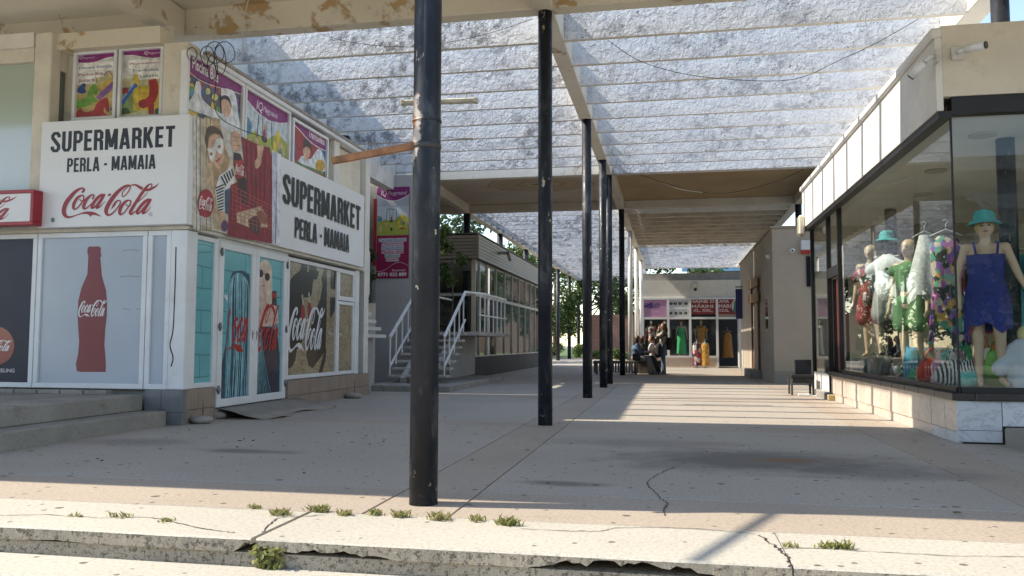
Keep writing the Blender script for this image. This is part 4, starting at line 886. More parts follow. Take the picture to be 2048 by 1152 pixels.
for k, y in enumerate((28.2, 38.0)):
    mb = MB(); mb.bar((PX+.2, y, 4.28), (PX+.62, y, 4.28), .10, .10); mb.bar((PX+.57, y, 4.29), (PX+.66, y, 3.98), .10, .10); mb.build('rain_spout', plain((.33, .32, .31), .5), pav)
# curtains and stock just inside the glass
rb = random.Random(2)
def curtain(x, y0, y1, z0, z1, mat, seed):
    rnd = random.Random(seed); n = int((y1-y0)/.05); rows = []
    for z in (z0, (z0+z1)/2, z1): rows.append([(x+.06*math.sin(i*1.3+seed)+rnd.uniform(-.02, .02), y0+(y1-y0)*i/n, z) for i in range(n+1)])
    mb = MB(); mb.loft(rows, cap=False, smooth=True, closed=False); return mb.build('curtain', mat, None, recalc=False)
cu_w = plain((.62, .62, .60), .9, .1, 4)
for i, (y0, y1) in enumerate(((30.6, 32.9), (33.2, 36.0), (37.0, 39.4))):
    c = curtain(PX-.35, y0, y1, .72, 2.6+.9*(i % 2 == 0), cu_w, i+1); tag(c, ['white curtain hanging in the middle windows of the glass pavilion', 'shorter white curtain beside it in the glass pavilion', 'white curtain at the far end of the glass pavilion'][i], 'curtain', 'curtains in the glass pavilion')
shelf = thing('display_shelf', 'dark shelves stacked with goods inside the near end of the pavilion', 'shelf', (-8.2, 28.6, .7))
for z in (.75, 1.25, 1.75, 2.2): boxo('board', plain((.14, .12, .10), .6), shelf, -8.5, -8.0, 26.6, 30.2, z, z+.03)
for y in (26.6, 28.4, 30.17): boxo('upright', plain((.10, .09, .08), .6), shelf, -8.5, -8.0, y, y+.03, .70, 2.5)
# ================================================================== CLOTHES SHOP (right) with display windows
shop = thing('clothes_shop', 'glass-cornered clothes shop with white fascia and marble base, at the right', 'building', (4, 14, 0))
SXW, SY0, SY1 = 3.13, 10.0, 19.45
fw = plain((.72, .70, .66), .8, .06, 1.4, bump=.25, bscale=22, dirt=.18)
# fascia slab: side split by thin gaps standing for slat shadow lines, front panel
ysf = [10.0-.12, 11.3, 12.2, 13.1, 14.0, 14.9, 15.8, 16.7, 17.6, 18.5, 19.6]
for i in range(len(ysf)-1): boxo('fascia_panel', fw, shop, 2.98, 3.05, ysf[i]+(.006 if i else 0), ysf[i+1]-.006, 3.74, 4.58)
boxo('fascia_panel', plain((.66, .60, .50), .8, .06, 1.4, bump=.2, dirt=.2), shop, 3.052, 12, SY0-.12, SY0-.02, 3.90, 4.72)
boxo('roof', fw, shop, 3.055, 12, SY0-.019, 19.6, 4.0, 4.56); boxo('roof_edge', plain((.74, .73, .71), .6, .05, 2, dirt=.15), shop, 2.93, 3.06, SY0-.13, 19.62, 4.585, 4.70, b=.02)
boxo('fascia_trim', MT['black'], shop, 3.0, 3.14, SY0-.1, 19.5, 3.66, 3.738); boxo('fascia_trim', MT['black'], shop, 3.141, 12, SY0-.10, SY0+.05, 3.70, 3.898)
# plinth: marble slabs, each a piece, black sill blocks on top
boxo('plinth_core', MT['joint'], shop, 3.16, 12, SY0+.03, 17.35, -.02, .47)
rb = random.Random(6); y = SY0
widths = [.42, .5, .5, .5, .5, .5, .5, .5, .5, .5, .5, .5, .5, .5, .5]
for i in range(15):
    y1 = min(y+widths[i], 17.3)
    if y1-y < .05: break
    boxo('marble_slab', MT['marble_pink'], shop, 3.115+rb.uniform(-.004, .004), 3.17, y+.004, y1-.004, .13, .475, b=.003); boxo('marble_slab', MT['marble_pink'] if i > 1 else MT['marble_grey'], shop, 3.125+rb.uniform(-.004, .004), 3.17, y+.004, y1-.004, 0.0, .125, b=.003); y = y1
for x0, x1, z0, z1 in ((3.115, 3.575, .15, .475), (3.115, 3.575, .02, .145), (3.58, 4.1, .20, .475), (4.105, 4.7, .2, .475)): boxo('marble_slab', MT['marble_grey'], shop, x0, x1-.004, SY0-.015+rb.uniform(-.003, .003), SY0+.025, z0, z1, b=.003)
y = SY0-.05
i = 0
while y < 17.3:
    y1 = min(y+.64, 17.35); boxo('sill_block', MT['granite'], shop, 3.06, 3.30, y+.006, y1-.006, .478, .56, b=.008); y = y1; i += 1
for x0, x1 in ((3.301, 4.0), (4.004, 4.8), (4.804, 6)): boxo('sill_block', MT['granite'], shop, x0, x1, SY0-.06, SY0+.15, .478, .562, b=.008)
boxo('threshold', MT['step'], shop, 3.0, 3.9, 17.37, 18.7, -.01, .14, b=.01)
boxo('ramp_block', MT['step'], shop, 3.585, 9, 9.2, SY0-.02, -.02, .19, b=.02)
# frames and glass
blk = MT['black']
boxo('window_frame', blk, shop, 3.145, 3.165, SY0-.006, SY0+.014, .562, 3.70); boxo('window_frame', blk, shop, 3.125, 3.18, 10.03, 16.35, .562, .62); boxo('window_frame', blk, shop, 3.17, 9, SY0-.02, SY0+.04, .563, .625)
gp = [10.02, 11.43, 12.9, 14.6, 16.36]
for a_, b_ in zip(gp[:-1], gp[1:]): boxo('pane', MT['glass'], shop, 3.148, 3.156, a_+.003, b_-.003, .62, 3.70)
for x0, x1 in ((3.17, 5.0), (5.006, 7)): boxo('pane', MT['glass'], shop, x0, x1, SY0, SY0+.008, .625, 3.75)
for y in (16.40, 17.50): boxo('window_frame', blk, shop, 3.11, 3.2, y-.035, y+.035, .14 if y > 17 else .562, 3.70)
boxo('window_frame', blk, shop, 3.115, 3.19, 16.436, 17.464, 2.42, 2.62); boxo('pane', MT['glass'], shop, 3.148, 3.156, 16.44, 17.46, 2.62, 3.70)
boxo('pane', MT['glass'], shop, 3.148, 3.156, 17.54, 19.4, .5, 3.70); boxo('window_frame', blk, shop, 3.11, 3.2, 19.4, 19.46, 0, 3.70); boxo('wall', fw, shop, 3.13, 3.2, 17.54, 19.39, 0, .49)
dr_ = boxo('door', plain((.12, .018, .02), .5, .1, 3), shop, 3.2, 3.25, 16.46, 17.05, .6, 2.41); boxo('door_rail', plain((.16, .03, .03), .4), dr_, 3.18, 3.199, 16.6, 16.66, .65, 2.40)
boxo('inner_jamb', blk, shop, 3.21, 3.5, 17.44, 17.49, .14, 2.41)
# interior
inw = plain((.52, .47, .40), .85, .05, .8)
boxo('display_floor', plain((.30, .28, .25), .6, .1, 3), shop, 3.2, 8, SY0+.05, 16.3, .48, .60); boxo('floor', plain((.28, .26, .24), .6), shop, 3.2, 11.8, 16.31, 19.4, .0, .142)
boxo('ceiling', plain((.72, .70, .66), .85, .04, 1), shop, 3.2, 11.9, SY0+.06, 19.5, 3.76, 3.9)
boxo('back_wall', inw, shop, 9.0, 9.1, SY0+.06, 19.5, .2, 3.76); boxo('side_wall', inw, shop, 3.2, 9, 19.46, 19.58, .0, 3.76); boxo('display_back', plain((.40, .35, .28), .85, .06, .6), shop, 5.4, 5.46, 12.6, 17.5, .6, 3.0)
for x, y in ((3.9, 11.2), (4.0, 13.4), (4.4, 15.5), (5.2, 12.2), (6.3, 11.0)):
    mb = MB(); mb.tube([(x, y, 3.735), (x, y, 3.759)], .16, 20); mb.build('ceiling_vent', plain((.45, .43, .40), .6), shop)
# clothes rail deep inside
rail = thing('clothes_rail', 'chrome clothes rail hung with coloured garments at the back of the shop', 'clothes rail', (5.2, 12.4, .6))
mb = MB(); mb.tube([(4.9, 11.0, 2.45), (4.9, 16.5, 2.45)], .015, 8); mb.build('bar', plain((.5, .5, .5), .25, 0, metal=.9), rail)
for y in (11.1, 13.8, 16.4): mb = MB(); mb.tube([(4.9, y, .6), (4.9, y, 2.45)], .018, 8); mb.build('upright', plain((.5, .5, .5), .25, 0, metal=.9), rail)
cols = [(.5, .05, .08), (.05, .25, .3), (.6, .55, .5), (.08, .08, .2), (.5, .35, .05), (.35, .1, .3), (.1, .35, .15), (.03, .03, .03), (.62, .60, .58)]
gi = 0
for k in range(34):
    y = 11.2+k*.155; c = cols[(k*5+k//3) % 9]; h = .75+.35*((k*7) % 5)/4; w2 = .20+.03*(k % 3)
    mb = MB(); z1 = 2.38
    pts = [(-.05, 0), (-w2, -.08), (-w2*.95, -h), (w2*.95, -h), (w2, -.08), (.05, 0)]
    mb.prism(pts, lambda u, v, d, y=y: Vector((4.9+u, y+d, z1+v)), -.02, .02); mb.build('garment', plain(c, .9, .15, 6), rail)
# ================================================================== KIOSK BLOCK (beyond the shop)
kb = thing('kiosk_building', 'plain beige flat-roofed block with boarded brown door, beyond the clothes shop', 'building', (5, 29, 0))
KX, KY = 2.82, 24.0
stucco = plain((.44, .385, .31), .9, .06, .7, bump=.2, bscale=40, dirt=.15)
boxo('wall', stucco, kb, KX, 9, KY, 35, -.02, 4.36); boxo('roof_edge', plain((.36, .31, .25), .8), kb, KX-.05, 9, KY-.05, 35.05, 4.362, 4.42)
boxo('base', plain((.33, .30, .26), .9, .1, 1, dirt=.25), kb, KX+.001, 9, KY-.012, KY-.001, -.02, .35)
br = plain((.20, .08, .035), .6, .25, 8)
d_ = boxo('door', plain((.40, .34, .27), .7, .1, 2), kb, KX-.02, KX-.002, 27.7, 29.8, .25, 3.1)
for y in (27.6, 29.7): boxo('jamb', br, d_, KX-.07, KX-.021, y, y+.16, .25, 3.15)
for i, z in enumerate((2.62, 3.12)):
    mb = MB(); mb.bar((KX-.10, 27.2+.1*i, z), (KX-.10, 30.3-.1*i, z+.06), .05, .30); mb.build('board', plain((.40, .24, .12), .7, .2, 5), d_)
w_ = boxo('window', MT['dark_glass'], kb, KX-.012, KX-.002, 25.2, 25.9, 1.55, 2.45); mb = MB(); frame_bars(mb, 'X', KX-.012, 25.12, 25.98, 1.47, 2.53, .10, -.0, .05); mb.build('frame', plain((.46, .41, .34), .6), w_, recalc=False)
boxo('window', MT['dark_glass'], kb, 3.72, 4.4, KY-.03, KY-.013, 2.7, 3.55)
boxo('entrance_step', MT['step'], kb, KX-.35, KX-.002, 27.3, 31, -.01, .26, b=.015)
sg = boxo('hanging_sign', plain((.02, .03, .14), .4), kb, KX-.28, KX-.02, 33.9, 33.98, 2.1, 3.3, b=.01); boxo('bracket', MT['black'], sg, KX-.28, KX, 33.92, 33.96, 3.36, 3.40)
def dome_cam(name, label, c, nrm):
    t = thing(name, label, 'security camera', c); c = Vector(c); n_ = Vector(nrm)
    mb = MB(); mb.tube([c, c+n_*.04], .07, 16); mb.build('mount', MT['upvc'], t); mb = MB(); mb.ell(c+n_*.07, .065, .065, .06); d = mb.build('dome', MT['upvc'], t); mb = MB(); mb.ell(c+n_*.115+Vector((0, 0, -.015)), .03, .03, .03); mb.build('lens', MT['dark_glass'], d)
dome_cam('dome_camera', 'white dome camera on the front of the beige block', (3.35, KY, 3.72), (0, -1, 0)); dome_cam('dome_camera', 'white dome camera on the corridor side of the beige block', (KX, 24.6, 3.62), (-1, 0, 0))
al = thing('alarm_siren', 'white alarm siren box with red lower edge on the beige block', 'alarm', (3.72, KY, 3.65)); boxo('casing', MT['upvc'], al, 3.58, 3.86, KY-.09, KY-.013, 3.72, 4.0, b=.02); boxo('light', plain((.45, .03, .03), .3), al, 3.58, 3.86, KY-.092, KY-.013, 3.62, 3.715, b=.01)
sp = thing('wall_speaker', 'yellowed white box light at the far end of the white fascia', 'wall light', (2.97, 19.4, 3.6)); boxo('casing', plain((.66, .62, .50), .5, .08, 3), sp, 2.84, 2.975, 19.2, 19.5, 3.56, 4.0, b=.03); mb = MB(); mb.ell((2.9, 19.3, 3.55), .04, .04, .03); mb.build('bulb', plain((.3, .15, .08), .4), sp)
# ================================================================== END SHOP
es = thing('end_shop', 'white clothes shop with red HAINE DAMA sign closing the passage', 'building', (1, 39, 0))
EY = 39.0
ew = plain((.66, .63, .57), .85, .07, .8, dirt=.22)
boxo('wall', ew, es, -1.35, 8, EY+.05, EY+.3, 3.25, 4.06); boxo('parapet', mat_aggregate((.36, .36, .37), .5), es, -1.3, 8, EY+.32, EY+.8, 3.9, 4.42)
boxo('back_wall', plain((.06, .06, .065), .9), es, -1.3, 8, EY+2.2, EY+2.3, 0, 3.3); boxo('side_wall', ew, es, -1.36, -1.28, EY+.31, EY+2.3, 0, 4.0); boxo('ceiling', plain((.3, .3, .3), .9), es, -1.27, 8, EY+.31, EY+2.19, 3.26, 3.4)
boxo('plinth', MT['marble_pink'], es, -1.3, 2.06, EY-.02, EY+.1, 0, .46); boxo('sill', MT['upvc'], es, -1.3, 2.06, EY-.06, EY+.12, .461, .55)
for x in (-1.3, -.02+.07, 1.19-.36, 2.06, 3.06): pass
cols_x = [-1.32, -.02-.12, .86, 2.08, 3.08]
for x in cols_x: boxo('mullion', MT['upvc'], es, x-.055, x+.055, EY-.04, EY+.08, .551 if x < 2 else 0, 3.24)
for x0, x1 in zip(cols_x[:-1], cols_x[1:]):
    boxo('transom', MT['upvc'], es, x0+.056, x1-.056, EY-.035, EY+.075, 2.24, 2.34); boxo('head_rail', MT['upvc'], es, x0+.056, x1-.056, EY-.035, EY+.075, 3.16, 3.242)
    if x1 < 2.1: boxo('pane', MT['glass'], es, x0+.056, x1-.056, EY+.02, EY+.03, .551, 2.239)
sd = boxo('door', MT['upvc'], es, 2.98, 3.03, EY-.8, EY-.045, 0.02, 2.2)
boxo('threshold', MT['step'], es, 2.1, 3.1, EY-.3, EY+.1, -.01, .07)
def epanel(x0, x1, z0, z1, mat): return boxo('sign_panel', mat, es, x0, x1, EY-.005, EY+.018, z0, z1)
pk = epanel(-1.26, -.20, 2.345, 3.155, plain((.50, .27, .43), .5, .05, 2))
K = Print('Y', EY-.005, 0, .5); K.crop(1230, 560, .19092)
K.poly((.06, .04, .20), [(300, 280), (385, 232), (392, 245), (308, 292)]); K.text((.06, .04, .20), 'RODUSE', 305, 240, 390, 290, .02, .3); K.text((.06, .04, .20), 'ROMANESTI', 335, 245, 470, 300, .02, .3); K.text((.7, .55, .66), 'By Diana', 380, 322, 462, 342, 0, .3); K.build('lettering', pk)
fl = epanel(-.08, .80, 2.345, 3.155, plain((.58, .62, .62), .5, .05, 2)); boxo('rail', MT['upvc'], fl, -.085, .805, EY-.012, EY-.0055, 2.70, 2.78)
K = Print('Y', EY-.012, 0, .5); rb = random.Random(3)
for i in range(8):
    x = -.0+i % 4*.22+rb.uniform(-.03, .03); z = 2.52 if i < 4 else 2.97
    for q in range(6): a_ = q*1.05; K.uvpoly((.02, .02, .03), [(x+.05*math.cos(a_)+.035*math.cos(t), z+.04*math.sin(a_)+.03*math.sin(t)) for t in (0, 1.2, 2.4, 3.6, 4.8)])
    K.uvpoly((.10, .28, .28), [(x+.1, z+.06), (x+.16, z+.1), (x+.13, z+.03)])
K.build('pattern', fl)
rd = epanel(.92, 2.02, 2.47, 3.155, plain((.24, .03, .035), .5, .05, 2)); rd2 = epanel(2.14, 3.02, 2.47, 3.155, plain((.24, .03, .035), .5, .05, 2)); boxo('sign_panel', plain((.34, .27, .19), .6), es, 2.14, 3.02, EY, EY+.018, 2.345, 2.468)
boxo('sign_panel', MT['dark_glass'], es, .92, 2.02, EY, EY+.018, 2.345, 2.468)
for prt, items in ((rd, (('HAINE D', 792, 206, 1040, 240), ('MĂRIMI', 805, 248, 1028, 292), ('XL, XXL,', 818, 303, 1025, 338))), (rd2, (('AMA', 1090, 206, 1195, 240), ('MARI', 1088, 254, 1210, 292), ('XXXL', 1086, 303, 1195, 334)))):
    K = Print('Y', EY-.005, 0, .5).crop(1230, 560, .19092)
    for body, x0, y0, x1, y1 in items: K.text((.72, .68, .66), body, x0, y0, x1, y1, .012)
    if prt is rd2: K.oval((.55, .52, .48), 1268, 270, 48, 72, 20); K.curve((.05, .17, .13), [(1248, 225), (1290, 220), (1312, 290), (1300, 335), (1240, 335), (1245, 280)]); K.oval(SKIN, 1268, 205, 16, 18, 10)
    K.build('lettering', prt)
lm = thing('wall_lamp', 'broken white lamp box on the wall above the end shop', 'lamp', (1.1, EY, 3.6)); boxo('casing', plain((.58, .55, .48), .7, .2, 6, dirt=.4), lm, .98, 1.24, EY-.12, EY+.048, 3.68, 3.92, b=.02); boxo('opening', MT['black'], lm, 1.05, 1.18, EY-.125, EY-.05, 3.55, 3.675)
# distant things above and beside the end shop
fb = thing('apartment_block', 'distant brick and blue glass block above the end shop roof', 'building', (9, 90, 0)); 
boxo('wall', plain((.30, .17, .12), .8, .1, .3), fb, 2, 26, 92, 100, 0, 9.6); boxo('wall', plain((.45, .42, .38), .8), fb, 4, 26, 91.8, 91.99, 8.3, 8.7); boxo('glass_band', plain((.10, .25, .45), .15, .2, .3), fb, 1.2, 26, 91.6, 91.98, 9.0, 9.9)
wl = thing('brick_wall', 'old red brick wall in the shade beyond the white columns', 'wall', (-4, 60, 0)); mb = MB(); mb.box(-6.3, -2.2, 60, 60.3, 0, 3.2)
n = N('red_brick'); b_ = n.n('ShaderNodeTexBrick'); cm = n.n('ShaderNodeCombineXYZ'); s_ = n.sep(); n.l(s_[0], cm.inputs[0]); n.l(s_[2], cm.inputs[1]); n.l(cm.outputs[0], b_.inputs['Vector']); b_.inputs['Scale'].default_value = 1; b_.inputs['Brick Width'].default_value = .26; b_.inputs['Row Height'].default_value = .08; b_.inputs['Mortar Size'].default_value = .01
b_.inputs['Color1'].default_value = (.26, .10, .07, 1); b_.inputs['Color2'].default_value = (.34, .15, .10, 1); b_.inputs['Mortar'].default_value = (.3, .27, .24, 1); mb.build('face', n.fin(b_.outputs[0], .9), wl)

ht = thing('hotel', 'long pale hotel with balcony bands across the road, behind the viewer', 'building', (0, -50, 0)); boxo('wall', plain((.40, .38, .35), .8, .1, .1), ht, -60, 60, -56, -50, -.5, 16)
for i in range(5): boxo('balcony_band', plain((.55, .53, .5), .8), ht, -60, 60, -50, -48.6, 2.6+i*3, 3.7+i*3)
# ================================================================== TREES AND PLANTS
def leaf_mat(c, c2):
    n = N('foliage'); r = n.noise(1.3, 3); col = n.mix(n.ramp(r, .35, .65), c, c2)
    n.p.inputs['Subsurface Weight'].default_value = 0
    m_ = n.fin(col, .55); tr = n.n('ShaderNodeBsdfTranslucent'); n.set(tr.inputs[0], col); mx = n.n('ShaderNodeMixShader'); mx.inputs[0].default_value = .3
    n.l(n.p.outputs[0], mx.inputs[1]); n.l(tr.outputs[0], mx.inputs[2]); n.l(mx.outputs[0], n.out.inputs[0]); return m_
LG = [leaf_mat((.045, .085, .02), (.09, .14, .03)), leaf_mat((.07, .12, .03), (.13, .18, .05)), leaf_mat((.03, .06, .02), (.06, .10, .03))]
bark = plain((.10, .075, .055), .9, .3, 5, bump=.5, bscale=18)
def leaves(rnd, centers, n, size, rad):
    vs, fs = [], []
    for i in range(n):
        c = rnd.choice(centers); rr = c[3]*rad
        while True:
            d = Vector((rnd.uniform(-1, 1), rnd.uniform(-1, 1), rnd.uniform(-1, 1)))
            if .15 < d.length < 1: break
        p = Vector(c[:3])+d*rr*(.6+.4*rnd.random()); s_ = size*rnd.uniform(.6, 1.3)
        a = Vector((rnd.gauss(0, 1), rnd.gauss(0, 1), rnd.gauss(0, .6))).normalized(); b = a.cross(Vector((rnd.gauss(0, 1), rnd.gauss(0, 1), rnd.gauss(0, 1)))).normalized()
        k = len(vs); vs += [p-a*s_, p+b*s_*.45, p+a*s_, p-b*s_*.45]; fs.append((k, k+1, k+2, k+3))
    return vs, fs
def tree(x, y, h, r, seed, label, mat, n=2600, size=.16, th=.35, group=None, zb=0.0):
    rnd = random.Random(seed); t = thing('tree', label, 'tree', (x, y, zb), group)
    mb = MB(); top = Vector((rnd.uniform(-.3, .3), rnd.uniform(-.3, .3), h*.72)); r0 = .05+.018*h
    P = [Vector((0, 0, 0)), Vector((rnd.uniform(-.1, .1), rnd.uniform(-.1, .1), h*th*.6)), Vector((top.x*.5, top.y*.5, h*th*1.1)), top]
    mb.tube(P, [r0*1.25, r0, r0*.8, r0*.2], 9); mb.build('trunk', bark, t, local=True)
    cen = []
    for i in range(11):
        a = rnd.uniform(0, 6.28); e = rnd.uniform(h*th, h*.9); w = r*(1-abs((e/h-.6))*1.1)*rnd.uniform(.35, 1)
        q = Vector((math.cos(a)*w, math.sin(a)*w, e)); s_ = P[2].lerp(P[3], rnd.uniform(0, .7))
        mb = MB(); mb.tube([s_, s_.lerp(q, .5)+Vector((0, 0, .15)), q], [r0*.4, r0*.25, r0*.08], 6); mb.build('limb', bark, t, local=True); cen.append((q.x, q.y, q.z, rnd.uniform(.45, .8)*r*.62))
    cen.append((top.x, top.y, h*.82, r*.5)); vs, fs = leaves(rnd, cen, n, size, 1.0)
    mb = MB(); mb.idx(vs, fs); o = mb.build('crown', mat, t, local=True, recalc=False); return t
spots = [(-10.2, 50, 7.5, 2.6, 'broad green tree just beyond the end of the pavilion', 1), (-8.8, 58, 8, 2.7, 'tall tree between the dark far-left columns', 0), (-12.5, 60, 9, 3.2, 'leafy tree behind the far left columns', 1), (-6.2, 66, 7.5, 2.6, 'young tree right of the far dark columns', 1), (-4.4, 70, 8.5, 2.8, 'dark tree beyond the brick wall', 2), (-10, 72, 10, 3.4, 'big tree at the far end of the left passage', 0), (-15.5, 66, 10, 3.6, 'tall tree at the far left of the lawn', 2), (-2.4, 62, 9, 2.6, 'dark evergreen behind the white columns', 2), (1.2, 62, 9.2, 2.5, 'dark evergreen showing above the end shop roof', 2), (3.8, 72, 10.8, 3, 'tree farther back above the end shop', 0),
 (-12.2, 31.5, 9.5, 3.2, 'tree rising behind the pavilion roof beside the pergola', 1), (-14, 38, 9.5, 3.4, 'tree behind the middle of the pavilion', 0), (-12.5, 46, 9, 3.0, 'tree behind the far end of the pavilion', 2)]
for i, (x, y, h, r, lb, k) in enumerate(spots): tree(x, y, h, r, 40+i, lb, LG[k], 4200 if y < 62 else 3200, .17, .22, 'trees around the passage')
for i, (x, y, h) in enumerate(((-16, -20, 9), (-8, -24, 10), (-1.5, -21, 8.5), (5, -25, 10), (12, -20, 9), (19, -23, 10), (27, -21, 9), (-25, -22, 10))): tree(x, y, h, 4.0, 80+i, ['street tree across the road, leftmost but one', 'tall street tree across the road', 'rounded street tree facing the kerb', 'large street tree across from the glass shop', 'street tree right of the large one', 'tall street tree farther right', 'rightmost street tree across the road', 'leftmost street tree across the road'][i], LG[i % 3], 3000, .30, .18, 'trees across the road', -.32)
# low shrubs and grass on the lawn
for i, (x, y, s_) in enumerate(((-8.9, 47.5, .8), (-7.9, 50, .6), (-10.5, 54, 1.0), (-5.2, 57, .7), (-3.4, 55, .8), (-6.9, 63.2, 1.0), (-9.2, 65, 1.1), (-4.6, 64.5, .9))):
    rnd = random.Random(300+i); t = thing('shrub', ['bright shrub at the foot of the nearest dark far column', 'low shrub beside the next far column', 'wide shrub under the left trees', 'small shrub in front of the brick wall', 'leafy shrub against the brick wall', 'lawn shrub between the far columns', 'dark lawn shrub at far left', 'round lawn shrub right of the far columns'][i], 'shrub', (x, y, 0), 'shrubs by the lawn')
    vs, fs = leaves(rnd, [(rnd.uniform(-.5, .5)*s_, rnd.uniform(-.4, .4)*s_, rnd.uniform(.25, .75)*s_, .45*s_) for _ in range(7)], 900, .09, 1.0); mb = MB(); mb.idx(vs, fs); mb.build('foliage', LG[1], t, local=True, recalc=False)
    for q in range(3): mb = MB(); mb.tube([(0, 0, 0), (rnd.uniform(-.3, .3)*s_, rnd.uniform(-.2, .2)*s_, .7*s_)], [.02, .006], 5); mb.build('stem', bark, t, local=True)
vine = thing('climbing_plant', 'leafy climbing plant hanging beside the pavilion stairs', 'plant', (-6.2, 22.6, 1.4)); rnd = random.Random(71)
mb = MB(); mb.tube([(0, 0, 0), (.1, 0, .9), (.05, 0, 2.2), (.1, .1, 3.0)], [.03, .025, .015, .005], 6); mb.build('stem', bark, vine, local=True)
vs, fs = leaves(rnd, [(.05+rnd.uniform(-.3, .35), rnd.uniform(-.2, .2), z, .28) for z in (1.5, 1.8, 2.1, 2.4, 2.6, 2.9)], 420, .10, 1); mb = MB(); mb.idx(vs, fs); mb.build('foliage', LG[0], vine, local=True, recalc=False)
bush = thing('potted_plant', 'dark leafy plant growing up beside the purple banner', 'plant', (-7.98, 20.6, 0)); vs, fs = leaves(rnd, [(rnd.uniform(-.4, .1), rnd.uniform(-.1, .1), z, .25) for z in (1.9, 2.2, 2.6, 2.9, 3.2, 3.4)], 420, .09, 1); mb = MB(); mb.idx(vs, fs); mb.build('foliage', LG[2], bush, local=True, recalc=False); mb = MB(); mb.tube([(0, 0, 0), (-.1, 0, 1.5), (0, 0, 3.4)], [.03, .02, .006], 6); mb.build('stem', bark, bush, local=True)
# weeds in the kerb joints
vs, fs = [], []; rnd = random.Random(5)
for (px, py, n_, wd, hh) in ((560, 1030, 70, .12, .09), (640, 1024, 90, .13, .10), (690, 1030, 60, .1, .08), (750, 1030, 60, .1, .08), (800, 1034, 70, .13, .10), (880, 1040, 90, .15, .11), (955, 1042, 40, .08, .09), (1015, 1050, 90, .13, .11), (510, 1016, 50, .10, .05), (335, 1042, 70, .08, .04), (240, 1034, 40, .18, .07), (150, 1033, 25, .15, .05), (1580, 1094, 40, .08, .05), (1660, 1096, 80, .14, .07), (1690, 1097, 40, .06, .09)):
    c = onZ(px, py, 0); hh *= .6; n_ = int(n_*.9)
    for i in range(n_):
        b = c+Vector((rnd.gauss(0, wd*.26), rnd.gauss(0, .02), 0)); a = rnd.uniform(0, 6.28); d = Vector((math.cos(a)*.5, math.sin(a)*.3, 1)).normalized(); L_ = hh*rnd.uniform(.3, 1); w_ = Vector((math.sin(a), -math.cos(a), 0))*.0035; k = len(vs)
        t_ = b+d*L_+Vector((math.cos(a), math.sin(a), 0))*L_*.35
        vs += [b-w_, b+w_, b+d*L_*.6+w_*1.6, t_, b+d*L_*.6-w_*1.6]; fs.append((k, k+1, k+2, k+3, k+4))
c = Vector((-2.3, 4.335, -.1))
for i in range(120):
    b = c+Vector((rnd.uniform(-.02, .16), rnd.uniform(-.03, .01), rnd.uniform(-.055, .06))); a = Vector((rnd.gauss(0, 1), rnd.gauss(0, 1)-.5, rnd.gauss(0, 1))).normalized()*.022; e = a.cross(Vector((rnd.gauss(0, 1), rnd.gauss(0, 1), rnd.gauss(0, 1)))).normalized()*.013; k = len(vs); vs += [b-a, b+e, b+a, b-e]; fs.append((k, k+1, k+2, k+3))
mb = MB(); mb.idx(vs, fs); o = mb.build('weeds', leaf_mat((.26, .28, .08), (.40, .37, .18)), None, recalc=False); tag(o, 'green weeds sprouting from the joints of the sunlit kerb', 'weeds', kind='stuff')
# cracks and litter in the paving
def ribbon(name, pts, w, z, mat, parent, seed):
    rnd = random.Random(seed); Q = cr([(p.x, p.y) for p in pts], 7); L = []; R = []
    for i, q in enumerate(Q):
        a = Q[max(0, i-1)]; b = Q[min(len(Q)-1, i+1)]; tx, ty = b[0]-a[0], b[1]-a[1]; ln = math.hypot(tx, ty) or 1; h = w*rnd.uniform(.3, 1)/2; j = rnd.uniform(-w, w)*.8
        L.append((q[0]-ty/ln*(h+j), q[1]+tx/ln*(h+j), z)); R.append((q[0]+ty/ln*(h-j), q[1]-tx/ln*(h-j), z))
    mb = MB(); n_ = len(Q); mb.idx(L+R, [(i, i+1, n_+i+1, n_+i) for i in range(n_-1)]); return mb.build(name, mat, parent, recalc=False)
G = lambda *p: [onZ(x, y, 0) for x, y in p]
ck = plain((.035, .03, .026), .95)
ribbon('crack', G((1352, 934), (1325, 945), (1300, 960), (1296, 972), (1310, 985), (1322, 998), (1335, 1008), (1328, 1018), (1330, 1032)), .012, .0035, ck, pave, 1)
ribbon('crack', G((0, 1032), (90, 1030), (200, 1036), (300, 1036), (355, 1047), (420, 1060), (470, 1066)), .010, .0035, ck, kerb, 2); ribbon('crack', G((1040, 1058), (1150, 1063), (1210, 1062), (1240, 1056), (1380, 1058), (1510, 1068)), .010, .0035, ck, kerb, 3)
ribbon('crack', G((1520, 1071), (1545, 1090), (1565, 1105), (1578, 1120), (1582, 1136)), .016, .0037, ck, kerb, 4); ribbon('crack', G((1560, 1098), (1640, 1097), (1760, 1105), (1900, 1112), (2048, 1114)), .010, .0035, ck, kerb, 5)
ribbon('crack', G((526, 1065), (545, 1045), (560, 1036), (600, 1034), (650, 1030)), .014, .0037, ck, kerb, 6)
lit = []; rnd = random.Random(12); mb = MB()
for i in range(60):
    x = rnd.uniform(-6.4, -3); y = rnd.uniform(6.5, 9.8) if i < 40 else rnd.uniform(5.3, 12); r = rnd.uniform(.008, .03)
    if i >= 40: x = rnd.uniform(-4, 2.8)
    mb.face([(x+r*rnd.uniform(.5, 1.4)*math.cos(a), y+r*rnd.uniform(.4, 1)*math.sin(a), .004+rnd.uniform(0, .012)) for a in (0, 1.1, 2.3, 3.4, 4.6, 5.5)])
o = mb.build('litter', plain((.09, .065, .045), .9, .4, 8), None, recalc=False); tag(o, 'scattered dry leaves and crumbs lying on the shaded paving', 'litter', kind='stuff')
